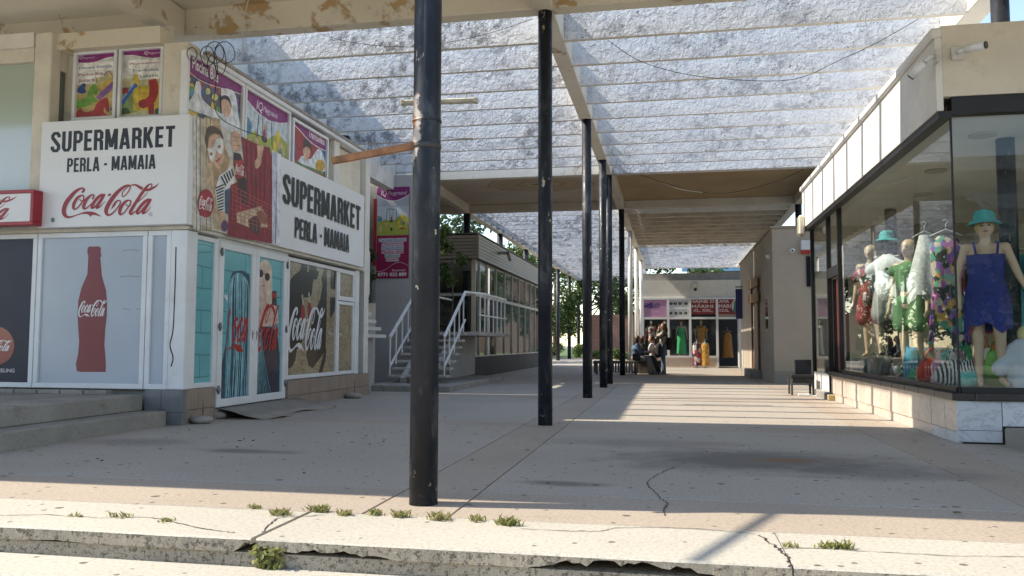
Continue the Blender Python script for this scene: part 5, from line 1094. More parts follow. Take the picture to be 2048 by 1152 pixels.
# ================================================================== FIGURES (people, mannequins) AND GARMENTS
def remeshed(name, caps, ells, mat, parent, voxel=.014, smooth=5, extra=None):
    mb = MB()
    for p, q, r0, r1 in caps:
        p = Vector(p); q = Vector(q); mb.tube([p, p.lerp(q, .5), q], [r0, (r0+r1)/2, r1], 12); mb.ell(p, r0, r0, r0, 10, 7); mb.ell(q, r1, r1, r1, 10, 7)
    for e in ells: mb.ell(e[0], e[1], e[2], e[3], 16, 11)
    me = mb.mesh('tmp', [mat]); o = bpy.data.objects.new('tmp', me); C.objects.link(o)
    m_ = o.modifiers.new('r', 'REMESH'); m_.mode = 'VOXEL'; m_.voxel_size = voxel; m_.use_smooth_shade = True
    s_ = o.modifiers.new('s', 'SMOOTH'); s_.iterations = smooth; s_.factor = .5
    dg = bpy.context.evaluated_depsgraph_get(); me2 = bpy.data.meshes.new_from_object(o.evaluated_get(dg)); bpy.data.objects.remove(o)
    if not me2.materials: me2.materials.append(mat)
    else: me2.materials[0] = mat
    if extra:
        import bmesh
        b = bmesh.new(); b.from_mesh(me2); t = bpy.data.meshes.new('t'); t.from_pydata(extra.v, [], extra.f); b.from_mesh(t); b.to_mesh(me2); b.free(); bpy.data.meshes.remove(t)
    me2.polygons.foreach_set('use_smooth', [True]*len(me2.polygons)); me2.name = name
    ob = bpy.data.objects.new(name, me2); return link(ob, parent, True)
def hand(mb, wrist, dirv, side):
    """five fingers from a palm; appended to the body mesh"""
    w = Vector(wrist); d = Vector(dirv).normalized(); s_ = Vector(side).normalized(); nrm = d.cross(s_)
    for i, (o, L) in enumerate(((-.030, .062), (-.010, .072), (.010, .068), (.028, .052))):
        a = w+d*.085+s_*o; b = a+d*L*.55+nrm*.008; c = b+d*L*.45+nrm*.022; mb.tube([w+d*.05+s_*o*.8, a, b, c], [.010, .0095, .0085, .006], 7)
    a = w+d*.03-s_*.028; mb.tube([a, a+d*.03-s_*.03, a+d*.06-s_*.038+nrm*.01], [.011, .010, .007], 7)
def body(parent, J, mat, name='body', k=1.0, voxel=.014, hands=True):
    """J: joint dictionary; builds one continuous figure"""
    g = lambda n: Vector(J[n]); caps = []; ells = []
    hd, nk, ch, ws, pv = g('head'), g('neck'), g('chest'), g('waist'), g('pelvis'); up = (hd-nk).normalized()
    fw_ = Vector(J.get('face', (0, -1, 0))).normalized()
    ells += [(hd+up*.015*k, .074*k, .088*k, .108*k), (hd+fw_*.018*k-up*.05*k, .055*k, .062*k, .06*k)]
    sd = up.cross(fw_)
    caps += [(hd+fw_*.085*k+up*.005*k, hd+fw_*.103*k-up*.025*k, .010*k, .014*k), (hd+fw_*.08*k-up*.058*k, hd+fw_*.083*k-up*.062*k, .018*k, .014*k)]
    for s_ in (-1, 1): ells.append((hd+sd*.076*k*s_, .012*k, .02*k, .03*k))
    caps += [(nk-up*.05*k, hd-up*.06*k, .052*k, .048*k), (ch, ws, .125*k, .10*k), (ws, pv, .10*k, .125*k)]
    ells += [(ch, .155*k, .105*k, .15*k), (pv, .155*k, .115*k, .12*k)]
    for s_ in ('l', 'r'):
        sh, el, wr = g(s_+'sh'), g(s_+'el'), g(s_+'wr'); caps += [(nk-up*.07*k, sh, .05*k, .05*k), (sh, el, .047*k, .037*k), (el, wr, .037*k, .025*k)]
        d = (wr-el).normalized(); caps.append((wr, wr+d*.07*k, .024*k, .026*k))
        hp, kn, an, to = g(s_+'hip'), g(s_+'kn'), g(s_+'an'), g(s_+'toe'); caps += [(hp, kn, .082*k, .054*k), (kn, an, .052*k, .033*k), (kn.lerp(an, .25)-(to-an).normalized()*.012*k, kn.lerp(an, .5), .05*k, .042*k), (an-Vector((0, 0, .03*k))-(to-an).normalized()*.03*k, to, .034*k, .026*k)]
    ex = MB()
    if hands:
        for s_ in ('l', 'r'): d = (g(s_+'wr')-g(s_+'el')).normalized(); hand(ex, g(s_+'wr'), d, (fw_ if abs(d.dot(fw_)) < .8 else Vector((0, 0, 1)))*(1 if s_ == 'l' else 1))
    return remeshed(name, caps, ells, mat, parent, voxel*k, 5, ex)
STAND = dict(head=(0, 0, 1.585), neck=(0, .01, 1.44), chest=(0, .01, 1.26), waist=(0, 0, 1.07), pelvis=(0, .01, .93), lsh=(.175, .01, 1.385), rsh=(-.175, .01, 1.385), lel=(.235, .02, 1.10), rel=(-.235, .03, 1.10), lwr=(.26, -.05, .86), rwr=(-.255, -.03, .86), lhip=(.088, 0, .90), rhip=(-.088, 0, .90), lkn=(.10, -.02, .49), rkn=(-.085, .0, .49), lan=(.115, .02, .09), ran=(-.085, .02, .09), ltoe=(.135, -.13, .035), rtoe=(-.09, -.13, .035))
def shell(name, rings, mat, parent, n=28, wav=.0, seed=0, jag=0.0, closed_top=False):
    """garment loft: rings (z, rx, ry, cx, cy)"""
    rnd = random.Random(seed); R_ = []; ph = rnd.uniform(0, 6)
    for j, (z, rx, ry, cx, cy) in enumerate(rings):
        t = 1-j/(len(rings)-1); row = []
        for i in range(n):
            a = 2*math.pi*i/n; q = 1+wav*t*math.sin(a*6+ph)+wav*.5*t*math.sin(a*11+ph*2)+rnd.uniform(-.012, .012)
            row.append((cx+rx*q*math.cos(a), cy+ry*q*math.sin(a), z+(jag*(math.sin(a*3+1)+.6*math.sin(a*7)) if j == 0 else 0)))
        R_.append(row)
    mb = MB(); mb.loft(R_, cap=closed_top, smooth=True); return mb.build(name, mat, parent, True)
def pattern(cols, scale, rough=.85, seed=0):
    n = N('patterned_cloth'); v = n.voro(scale, n.scalevec((1, 1, .7)), 'F1', 'Color'); s_ = n.sep(v)[0]; r = n.n('ShaderNodeValToRGB'); n.l(s_, r.inputs[0]); cr_ = r.color_ramp; cr_.interpolation = 'CONSTANT'
    while len(cr_.elements) < len(cols): cr_.elements.new(1.0)
    for i, c in enumerate(cols): cr_.elements[i].position = i/len(cols); cr_.elements[i].color = (*c, 1)
    return n.fin(r.outputs[0], rough)
def hat(parent, c, r, mat, k=1.0, brim=.06):
    c = Vector(c); rings = []
    for z, rr in ((-.045, r+brim), (-.02, r+brim*.6), (.0, r*1.02), (.05, r*.98), (.085, r*.86), (.098, r*.5), (.10, .01)): rings.append([c+Vector((rr*k*math.cos(a), rr*k*1.1*math.sin(a), z*k+.008*math.sin(3*a))) for a in [2*math.pi*i/24 for i in range(24)]])
    mb = MB(); mb.loft(rings, cap=False); return mb.build('hat', mat, parent, True)
def face_paint(parent, hd, k=1.0, fwd=(0, -1, 0)):
    hd = Vector(hd); f = Vector(fwd); s_ = Vector((0, 0, 1)).cross(f)
    for sg in (-1, 1):
        mb = MB(); mb.ell(hd+f*.078*k+s_*.032*k*sg+Vector((0, 0, .012*k)), .016*k, .010*k, .008*k, 10, 6); mb.build('eye', plain((.03, .025, .025), .3), parent, True)
        mb = MB(); mb.tube([hd+f*.082*k+s_*.014*k*sg+Vector((0, 0, .030*k)), hd+f*.080*k+s_*.035*k*sg+Vector((0, 0, .038*k)), hd+f*.066*k+s_*.054*k*sg+Vector((0, 0, .030*k))], .004*k, 6); mb.build('eyebrow', plain((.10, .06, .04), .6), parent, True)
    mb = MB(); mb.ell(hd+f*.088*k+Vector((0, 0, -.047*k)), .026*k, .012*k, .009*k, 10, 6); mb.build('lips', plain((.40, .10, .10), .4), parent, True)
mskin = plain((.52, .36, .25), .4, .05, 3); mskin_l = plain((.56, .42, .30), .38, .05, 3); hair_b = plain((.50, .34, .14), .6, .2, 20)
DFZ = .60
# --- front mannequin: blue dress, teal bucket hat
m1 = thing('mannequin', 'tall female mannequin in blue strappy dress and teal bucket hat at the glass corner', 'mannequin', (3.66, 10.55, DFZ), 'shop window mannequins', math.radians(-14)); k = 1.19
J = {a: Vector(b)*k for a, b in STAND.items()}; J['rel'] = Vector((-.25, .04, 1.11))*k; J['rwr'] = Vector((-.24, -.02, .85))*k; J['lel'] = Vector((.27, .0, 1.12))*k; J['lwr'] = Vector((.36, -.06, .90))*k; J['ltoe'] = Vector((.14, -.10, .03))*k
body(m1, J, mskin, 'body', k); face_paint(m1, J['head'], k)
blue = plain((.008, .018, .16), .75, .12, 5)
d_ = shell('dress', [(.585*k, .205*k, .165*k, 0, 0), (.80*k, .20*k, .155*k, 0, 0), (.95*k, .185*k, .14*k, 0, .01), (1.07*k, .155*k, .12*k, 0, 0), (1.2*k, .168*k, .125*k, 0, .01), (1.31*k, .172*k, .125*k, 0, .01)], blue, m1, 30, .05, 3, .05)
for s_ in (-1, 1): mb = MB(); mb.tube([(.09*k*s_, -.105*k, 1.29*k), (.105*k*s_, -.06*k, 1.42*k), (.10*k*s_, .02*k, 1.445*k), (.09*k*s_, .12*k, 1.30*k)], .014, 8); mb.build('strap', blue, d_, True)
hat(m1, (0, 0, 1.66*k), .098, plain((.05, .36, .36), .85, .12, 8), k)
mb = MB(); mb.ell((0, .02*k, 1.60*k), .088*k, .098*k, .11*k); mb.build('hair', hair_b, m1, True)
# --- green set mannequin
m2 = thing('mannequin', 'blond mannequin in green crop top and green shorts behind the side glass', 'mannequin', (3.47, 13.05, DFZ), 'shop window mannequins', math.radians(-48)); k = 1.21
J = {a: Vector(b)*k for a, b in STAND.items()}; body(m2, J, mskin_l, 'body', k); face_paint(m2, J['head'], k)
gr = plain((.10, .22, .10), .85, .12, 7)
remeshed('top', [((.0, .0, 1.14*k), (0, .01, 1.30*k), .135*k, .145*k), ((.03, .01, 1.37*k), (.20*k, .01, 1.33*k), .06*k, .075*k), ((-.03, .01, 1.37*k), (-.20*k, .01, 1.33*k), .06*k, .075*k)], [((0, .0, 1.24*k), .175*k, .13*k, .14*k)], gr, m2, .018)
remeshed('shorts', [((.09*k, 0, .90*k), (.11*k, -.01, .66*k), .10*k, .115*k), ((-.09*k, 0, .90*k), (-.10*k, .0, .66*k), .10*k, .115*k)], [((0, .01, .95*k), .17*k, .13*k, .10*k)], gr, m2, .018)
mb = MB(); mb.ell((0, .015*k, 1.61*k), .085*k, .095*k, .10*k); mb.build('hair', hair_b, m2, True)
# --- white T-shirt mannequin with teal hat, grey shorts
m3 = thing('mannequin', 'mannequin in white T-shirt, grey shorts and teal hat in the middle window', 'mannequin', (3.55, 14.55, DFZ+.28), 'shop window mannequins', math.radians(-40)); k = 1.2
J = {a: Vector(b)*k for a, b in STAND.items()}; body(m3, J, plain((.05, .045, .045), .4), 'body', k)
def tshirt(par, k, mat, z0=.92):
    return remeshed('t_shirt', [((0, 0, z0*k), (0, .01, 1.25*k), .165*k, .165*k), ((.03, .01, 1.38*k), (.25*k, .01, 1.22*k), .07*k, .085*k), ((-.03, .01, 1.38*k), (-.25*k, .01, 1.22*k), .07*k, .085*k)], [((0, .0, 1.27*k), .20*k, .135*k, .14*k), ((0, .0, 1.0*k), .20*k, .14*k, .14*k)], mat, par, .018)
ts = tshirt(m3, k, plain((.68, .70, .72), .9, .06, 6)); mb = MB(); mb.tube([(.08, -.185, 1.44), (.08, -.192, 1.44)], .045, 16); mb.build('chest_badge', MT['black'], ts, True)
remeshed('shorts', [((.09*k, 0, .90*k), (.13*k, -.01, .60*k), .11*k, .13*k), ((-.09*k, 0, .90*k), (-.12*k, .0, .60*k), .11*k, .13*k)], [((0, .01, .93*k), .18*k, .14*k, .10*k)], plain((.30, .31, .30), .9, .1, 6), m3, .02)
hat(m3, (0, 0, 1.66*k), .098, plain((.05, .36, .38), .85, .12, 8), k)
# --- red set mannequin
m4 = thing('mannequin', 'mannequin in red shirt and red shorts farthest along the side window', 'mannequin', (3.55, 15.75, DFZ+.25), 'shop window mannequins', math.radians(-35)); k = 1.2
J = {a: Vector(b)*k for a, b in STAND.items()}; body(m4, J, mskin_l, 'body', k); red = plain((.30, .045, .06), .85, .12, 6)
tshirt(m4, k, pattern([(.30, .045, .06), (.30, .045, .06), (.03, .03, .03), (.5, .48, .46)], 14)); remeshed('shorts', [((.09*k, 0, .90*k), (.12*k, -.01, .60*k), .105*k, .12*k), ((-.09*k, 0, .90*k), (-.12*k, .0, .60*k), .105*k, .12*k)], [((0, .01, .93*k), .175*k, .135*k, .10*k)], red, m4, .02)
mb = MB(); mb.ell((0, .02*k, 1.61*k), .09*k, .10*k, .10*k); mb.build('hair', plain((.55, .46, .30), .6, .2, 20), m4, True)
# --- hanging garments
def hanger(t, c, w=.2):
    c = Vector(c); mb = MB(); mb.tube([c+Vector((-w, 0, -.09)), c, c+Vector((w, 0, -.09))], .008, 6); mb.tube([c, c+Vector((0, 0, .06)), c+Vector((.03, 0, .10)), c+Vector((0, 0, .135)), c+Vector((-.03, 0, .11))], .005, 6); mb.build('hanger', plain((.6, .6, .58), .4), t, True)
g1 = thing('hanging_dress', 'long multicoloured patterned dress hanging behind the glass', 'dress', (3.57, 11.65, DFZ)); hanger(g1, (0, 0, 2.02)); pat = pattern([(.03, .03, .04), (.42, .10, .30), (.55, .30, .08), (.08, .30, .22), (.55, .45, .36), (.20, .08, .35), (.03, .03, .04)], 17)
shell('cloth', [(.50, .24, .12, 0, 0), (.9, .21, .11, 0, 0), (1.3, .17, .09, 0, 0), (1.6, .19, .10, 0, 0), (1.82, .20, .08, 0, 0), (1.93, .10, .05, 0, 0)], pat, g1, 26, .10, 4, .02)
g2 = thing('hanging_scarf', 'white lace beach cover-up hanging between green set and patterned dress', 'garment', (3.52, 12.4, DFZ+.12)); hanger(g2, (0, 0, 1.98), .16); shell('cloth', [(1.05, .20, .10, 0, 0), (1.25, .23, .11, 0, 0), (1.5, .17, .09, 0, 0), (1.75, .13, .08, .02, 0), (1.92, .07, .04, 0, 0)], plain((.66, .67, .66), .9, .2, 30), g2, 26, .12, 8, .05)
g3 = thing('folded_shirt', 'white printed T-shirt on a low bust at the right edge of the window', 'shirt', (4.02, 10.5, DFZ)); remeshed('t_shirt', [((0, 0, .02), (0, 0, .42), .20, .17), ((0, 0, .48), (.26, 0, .25), .09, .10), ((0, 0, .48), (-.26, 0, .22), .09, .10)], [((0, 0, .40), .22, .14, .16)], plain((.45, .48, .53), .9, .06, 6), g3, .02); mb = MB(); mb.ell((0, 0, .62), .07, .07, .10); mb.build('neck_form', plain((.5, .45, .2), .6), g3, True)
for i, (x, y, h) in enumerate(((3.55, 14.55, .28), (3.55, 15.75, .25))): tag(boxo('display_box', plain((.25, .22, .19), .6), None, x-.3, x+.3, y-.3, y+.3, DFZ+.002, DFZ+h, b=.01), ['low display box under the T-shirt mannequin', 'low display box under the red-clad mannequin'][i], 'box', 'display boxes')
# bags, shoes and towels heaped on the display floor
def bag(x, y, r, h, mat, label, seed, strap=True):
    rnd = random.Random(seed); t = thing('beach_bag', label, 'bag', (x, y, DFZ), 'beach bags on the display floor', rnd.uniform(0, 3)); rings = []
    for z, q in ((0, .75), (.15, 1.0), (.5, 1.05), (.8, .85), (1.0, .7)): rings.append([(r*q*math.cos(a)*(1+.08*math.sin(3*a+z*4)), r*.55*q*math.sin(a), h*z+.02*math.sin(5*a)*z) for a in [2*math.pi*i/20 for i in range(20)]])
    mb = MB(); mb.loft(rings); mb.build('pouch', mat, t, True)
    if strap: mb = MB(); mb.tube([(r*.5*math.cos(a), 0, h*.95+.16*math.sin(a)) for a in [math.pi*i/8 for i in range(9)]], .010, 6); mb.build('handle', mat, t, True)
n = N('striped_cloth'); w_ = n.n('ShaderNodeTexWave'); n.l(n.pos, w_.inputs[0]); w_.inputs['Scale'].default_value = 9; w_.inputs['Distortion'].default_value = 1.5; stripe = n.fin(n.mix(n.ramp(w_.outputs[1], .45, .55), (.02, .02, .022), (.62, .62, .60)), .85)
bags = [(3.45, 11.0, .24, .30, stripe, 'black and white striped beach bag near the glass corner'), (3.42, 11.85, .23, .30, plain((.50, .06, .04), .7, .15, 9), 'red beach bag lying in the side window'), (3.55, 11.6, .20, .42, pattern([(.6, .6, .58), (.08, .3, .32), (.5, .2, .3), (.55, .5, .2)], 9), 'round colourful beach bag beside the red one'), (3.5, 13.0, .20, .46, plain((.03, .26, .40), .6, .1, 6), 'bright blue tote bag below the white T-shirt'), (3.75, 11.75, .18, .55, plain((.05, .34, .14), .7, .15, 8), 'green bag standing behind the round bag'), (3.85, 11.3, .17, .50, pattern([(.6, .56, .5), (.4, .1, .08), (.2, .25, .05)], 11), 'beige bag with red and olive stripes'), (3.85, 10.85, .15, .42, plain((.14, .40, .05), .6, .1, 6), 'lime green bag behind the blue-dressed mannequin'), (3.92, 10.95, .16, .60, plain((.55, .16, .05), .7, .1, 6), 'orange and pink bag behind the blue-dressed mannequin'), (3.4, 11.35, .20, .16, plain((.50, .38, .38), .9, .15, 12), 'pale pink towel roll in the side window'), (3.5, 10.75, .20, .18, plain((.10, .38, .34), .85, .2, 12), 'aqua towel roll by the glass corner'), (3.4, 12.5, .18, .15, plain((.05, .30, .14), .8, .2, 12), 'green flip-flop pile under the green outfit'), (3.45, 13.7, .2, .16, pattern([(.6, .6, .58), (.05, .05, .05), (.3, .35, .25)], 16), 'black and white shoe pile below the T-shirts'), (3.45, 14.4, .22, .30, plain((.12, .12, .11), .8, .2, 10), 'dark grey folded bag below the red set'), (3.42, 15.2, .2, .2, pattern([(.55, .55, .52), (.08, .2, .1), (.05, .05, .05)], 14), 'speckled bag at the far end of the side window'), (3.42, 12.15, .15, .14, pattern([(.05, .05, .05), (.5, .48, .45)], 20), 'small black sandals pile next to the red bag')]
for i, b in enumerate(bags): bag(*b[:5], b[5], i, i not in (8, 9, 10, 11, 14))
for i, (y, c) in enumerate(((15.6, (.10, .10, .11)), (15.0, (.45, .5, .5)))):
    t = thing('shirt_display', ['black shirt on a stand beside the red door', 'pale shirt on a stand farther along the side window'][i], 'shirt', (4.3, y-1, DFZ), 'shirts on stands'); mb = MB(); mb.tube([(0, 0, 0), (0, 0, 1.0)], .015, 8); mb.build('pole', plain((.4, .4, .4), .3, metal=.8), t, True); tshirt(t, 1.0, plain(c, .9, .1, 5))
# ------------------------------------------------------------------ end shop mannequins
proto = None
es_m = [(-.94, (.35, .08, .08), 'mannequin in red plaid shirt at the left of the end shop', pattern([(.3, .05, .06), (.05, .05, .06), (.4, .36, .34)], 12)), (-.28, None, 'mannequin in long grey dress in the end shop', plain((.16, .16, .17), .9, .1, 5)), (.46, None, 'mannequin in long green dress and orange hat in the end shop', plain((.03, .36, .14), .8, .08, 4)), (1.36, None, 'mannequin in orange blouse in the end shop window', plain((.44, .20, .05), .85, .15, 6))]
bm_ = None
for i, (x, _, lb, mt) in enumerate(es_m):
    t = thing('mannequin', lb, 'mannequin', (x, EY+.42, .52), 'mannequins in the end shop')
    J = {a: Vector(b) for a, b in STAND.items()}
    if bm_ is None: o = body(t, J, plain((.42, .36, .30), .5), 'body', 1.0, .022, False); bm_ = o.data
    else: o = bpy.data.objects.new('body', bm_); link(o, t, True)
    if i in (1, 2): shell('dress', [(.12, .26, .2, 0, 0), (.6, .22, .17, 0, 0), (.95, .19, .15, 0, 0), (1.08, .15, .12, 0, 0), (1.33, .175, .125, 0, 0)], mt, t, 22, .05, i)
    else: tshirt(t, 1.0, mt, .75)
    if i == 2: hat(t, (0, 0, 1.66), .098, plain((.50, .16, .06), .8, .1, 8), 1.0, .12)
for i, (x, mt, lb) in enumerate(((1.13, pattern([(.36, .05, .06), (.03, .03, .05), (.55, .5, .48), (.2, .03, .05)], 9), 'red and navy plaid dress on a stand before the end shop'), (1.50, pattern([(.56, .30, .06), (.60, .36, .10), (.45, .2, .05)], 14), 'orange yellow dress on a stand before the end shop'))):
    t = thing('dress_stand', lb, 'dress', (x, EY-.5, 0), 'dresses on stands outside the end shop'); mb = MB(); mb.tube([(0, 0, 0), (0, 0, 1.25)], .014, 8); mb.build('pole', plain((.3, .3, .3), .3, metal=.7), t, True)
    mb = MB(); mb.tube([(0, 0, 0), (0, 0, .02)], .16, 16); mb.build('base', MT['black'], t, True); hanger(t, (0, 0, 1.18), .17)
    shell('cloth', [(.10, .20, .10, 0, 0), (.5, .19, .09, 0, 0), (.85, .18, .08, 0, 0), (1.02, .185, .07, 0, 0), (1.12, .09, .05, 0, 0)], mt, t, 22, .07, i+5)
t = thing('hanging_dress', 'dark orange dress hanging inside the end shop doorway', 'dress', (2.6, EY+1.2, 0)); hanger(t, (0, 0, 1.75)); shell('cloth', [(.45, .26, .12, 0, 0), (1.0, .22, .1, 0, 0), (1.5, .2, .1, 0, 0), (1.66, .1, .05, 0, 0)], plain((.36, .17, .05), .9, .2, 8), t, 22, .08, 9)
# ------------------------------------------------------------------ people by the bench
bn = thing('slatted_bench', 'slatted wooden bench with turned-down ends at the foot of the white columns', 'bench', (-1.7, 27.25, 0)); wood = plain((.20, .17, .14), .7, .2, 6)
for i in range(17):
    x = -2.5+i*.088; mb = MB(); mb.box(x-.03, x+.03, 27.0, 27.5, .41, .45, b=.006); mb.build('slat', wood, bn, recalc=False); boxo('front_slat', wood, bn, x-.03, x+.03, 26.965, 26.998, .06, .45, b=.006)
boxo('rail', plain((.08, .08, .08), .5), bn, -2.55, -1.05, 27.02, 27.07, .36, .405); boxo('rail', plain((.08, .08, .08), .5), bn, -2.55, -1.05, 27.42, 27.47, .36, .405)
for x in (-2.45, -1.15): boxo('leg', plain((.08, .08, .08), .5), bn, x-.03, x+.03, 27.1, 27.4, 0, .36)
skin = plain((.50, .30, .21), .55, .06, 4); dkh = plain((.035, .02, .014), .5, .25, 25); denim = plain((.10, .16, .25), .9, .2, 9); greyp = plain((.24, .24, .24), .9, .15, 7); jeans = plain((.10, .17, .26), .9, .18, 8)
SIT = dict(face=(1, 0, .05), head=(.06, 0, 1.17), neck=(.02, 0, 1.02), chest=(0, 0, .85), waist=(-.02, 0, .68), pelvis=(-.02, 0, .55), lsh=(.02, .16, .97), rsh=(.02, -.16, .97), lel=(.14, .2, .74), rel=(.14, -.2, .74), lwr=(.34, .08, .74), rwr=(.34, -.06, .74), lhip=(.02, .09, .53), rhip=(.02, -.09, .53), lkn=(.42, .12, .50), rkn=(.40, -.10, .50), lan=(.56, .12, .10), ran=(.44, -.10, .10), ltoe=(.72, .12, .04), rtoe=(.60, -.10, .04))
def clothes(t, J, top, trousers, shoe, k=1.0, sleeve=True):
    g = lambda n_: Vector(J[n_]); caps = [(g('neck')-Vector((0, 0, .09)), g('chest'), .12, .14), (g('chest'), g('waist'), .145, .125), (g('waist'), g('pelvis'), .125, .14)]
    for s_ in 'lr':
        caps += [(g('neck')-Vector((0, 0, .07)), g(s_+'sh'), .058, .062), (g(s_+'sh'), g(s_+'el'), .060, .05)]
        if sleeve: caps.append((g(s_+'el'), g(s_+'el').lerp(g(s_+'wr'), .85), .05, .04))
    remeshed('jacket', caps, [(g('chest'), .165, .165, .14)] if 'face' in J else [(g('chest'), .175, .125, .15)], top, t, .02)
    caps = []
    for s_ in 'lr': caps += [(g('pelvis'), g(s_+'hip'), .13, .10), (g(s_+'hip'), g(s_+'kn'), .10, .075), (g(s_+'kn'), g(s_+'an')+Vector((0, 0, -.01)), .075, .075)]
    remeshed('trousers', caps, [], trousers, t, .02)
    for s_ in 'lr': d = (g(s_+'toe')-g(s_+'an')); d.z = 0; d.normalize(); remeshed('shoe', [(g(s_+'an')-d*.03-Vector((0, 0, .04)), g(s_+'toe')+Vector((0, 0, .005)), .05, .04)], [], shoe, t, .02)
def long_hair(t, hd, back, mat, L=.32, k=1.0):
    hd = Vector(hd); b = Vector(back)
    remeshed('hair', [(hd+b*.03+Vector((0, 0, .02)), hd+b*.08-Vector((0, 0, L*.5)), .095, .09), (hd+b*.08-Vector((0, 0, L*.5)), hd+b*.10-Vector((0, 0, L)), .09, .05)], [(hd+b*.02+Vector((0, 0, .03)), .09, .095, .10)], mat, t, .018)
pA = thing('person', 'seated person in blue denim jacket and grey trousers on the slatted bench', 'person', (-1.13, 27.12, 0)); J = SIT; body(pA, J, skin, 'body', 1.0, .016); clothes(pA, J, denim, greyp, plain((.10, .10, .10), .7)); long_hair(pA, J['head'], (-1, -.1, 0), dkh)
mb = MB(); mb.box(-.12, .14, -.30, -.16, .48, .70, b=.03); mb.build('shoulder_bag', MT['black'], pA, True)
pB = thing('person', 'dark-haired person seated behind the denim jacket, facing right', 'person', (-.98, 27.55, 0)); J = dict(SIT); body(pB, J, skin, 'body', 1.0, .016); clothes(pB, J, plain((.03, .03, .035), .9, .1, 5), plain((.04, .04, .05), .9, .1, 5), plain((.06, .06, .06), .7)); long_hair(pB, J['head'], (-1, 0, 0), plain((.05, .025, .018), .5, .25, 25))
pC = thing('person', 'person in white T-shirt sitting with back turned beside the standing person', 'person', (-.62, 28.1, 0)); J = {a: (Vector((-b[0], b[1], b[2])) if a != 'face' else Vector((-1, 0, .0))) for a, b in SIT.items()}; body(pC, J, skin, 'body', 1.0, .016); clothes(pC, J, plain((.62, .61, .58), .9, .08, 5), plain((.03, .03, .04), .9, .1, 5), plain((.06, .06, .06), .7), sleeve=False); remeshed('hair', [], [(Vector(J['head'])+Vector((.02, 0, .03)), .092, .095, .10)], dkh, pC, .018)
bn2 = thing('wooden_box_seat', 'low dark box seat behind the standing person', 'seat', (-.6, 28.1, 0)); boxo('box', plain((.10, .08, .065), .7), bn2, -1.1, -.35, 27.9, 28.35, 0, .42, b=.02); boxo('lid', plain((.13, .10, .08), .6), bn2, -1.12, -.33, 27.88, 28.37, .421, .45, b=.008)
pD = thing('person', 'standing person in checked shirt and blue jeans with black backpack, hand to face', 'person', (-.27, 27.5, 0)); J = {a: Vector(b) for a, b in STAND.items()}; J = {a: Vector((b.y, b.x, b.z)) for a, b in J.items()}; J['face'] = Vector((-1, -.15, 0))
J['rel'] = Vector((-.22, -.20, 1.20)); J['rwr'] = Vector((-.14, -.10, 1.50)); J['lel'] = Vector((-.05, .24, 1.08)); J['lwr'] = Vector((-.2, .2, .95))
for s_ in 'lr': J[s_+'toe'] = Vector((-.14, J[s_+'an'].y, .035))
body(pD, J, skin, 'body', 1.0, .016); chk = pattern([(.05, .05, .05), (.46, .43, .36), (.15, .15, .13), (.05, .05, .055), (.36, .33, .27)], 16); clothes(pD, J, chk, jeans, plain((.40, .36, .32), .7)); long_hair(pD, J['head'], (1, 0, 0), plain((.07, .035, .02), .5, .25, 25), .24)
remeshed('backpack', [((.20, .0, .92), (.19, .0, 1.12), .13, .12)], [((.19, 0, 1.0), .12, .15, .19)], plain((.02, .02, .022), .8), pD, .02); remeshed('hand_bag', [((-.16, -.24, .66), (-.14, -.24, .95), .12, .10)], [], plain((.015, .015, .017), .8), pD, .02)

for o_ in (bn, pA, pB, pC, pD, bn2):
    x_, y_, z_ = o_.location; o_.location = (x_*1.095, y_+2.65, z_); o_.scale = (1.08, 1.08, 1.08)
# ================================================================== SMALL THINGS
rust = plain((.26, .12, .055), .75, .35, 9, bump=.4, bscale=40)
pc = [o for o in perg.children if o.name == 'column'][0]
mb = MB(); p0 = Vector((-1.76, 5.45, 2.485)); p1 = onY(664, 322, 5.3); mb.bar(p0, p1, .045, .045); mb.build('rusty_arm', rust, pc)
d_ = (p1-p0).normalized(); mb = MB(); mb.bar(p1-d_*.002, p1+d_*.002, .036, .036); mb.build('arm_end', MT['black'], pc)
tl = thing('tube_lamp', 'dirty cream fluorescent tube lamp fixed under the slats', 'lamp', (-3.9, 14.6, 5.6)); a = onZ(803, 206, zt(14.5)-.05); b = onZ(955, 201, zt(14.5)-.05)
mb = MB(); mb.bar(a, b, .12, .09, b=.02); mb.build('housing', plain((.62, .58, .46), .6, .15, 5, dirt=.4), tl)
for q in (a.lerp(b, .02), a.lerp(b, .98)): mb = MB(); mb.obox(q, Vector((1, 0, 0)), Vector((0, 1, 0)), Vector((0, 0, 1)), .035, .065, .05, .01); mb.build('end_cap', plain((.56, .52, .42), .6, .2, 5, dirt=.4), tl)
mb = MB()
for t_ in (.15, .85): q = a.lerp(b, t_); mb = MB(); mb.tube([q+Vector((0, 0, .02)), Vector((q.x, q.y, zt(14.5)+.1))], .008, 6); mb.build('hanger_rod', plain((.3, .28, .25), .5), tl)
def cable(label, pts, r=.006, mat=None, name='cable'):
    mb = MB(); mb.tube([Vector(p) for p in cr([tuple(p) for p in pts], 8)], r, 6); o = mb.build(name, mat or MT['black']); return tag(o, label, 'cable', 'overhead cables')
Yq = lambda y, *P: [onY(px, py, y) for px, py in P]
cable('black cable sagging under the right-hand slats', Yq(12.6, (1215, 80), (1280, 122), (1370, 148), (1480, 160), (1590, 158), (1680, 120), (1760, 82), (1850, 30)), .005)
cable('thin wire sagging under the left-hand slats', Yq(11.6, (640, 68), (700, 84), (780, 93), (850, 92), (940, 76), (1000, 60), (1065, 38)), .004)
cable('thin wire under the ochre roof panel', Yq(23.4, (1240, 335), (1330, 366), (1400, 384), (1470, 384), (1560, 360), (1640, 322)), .008)
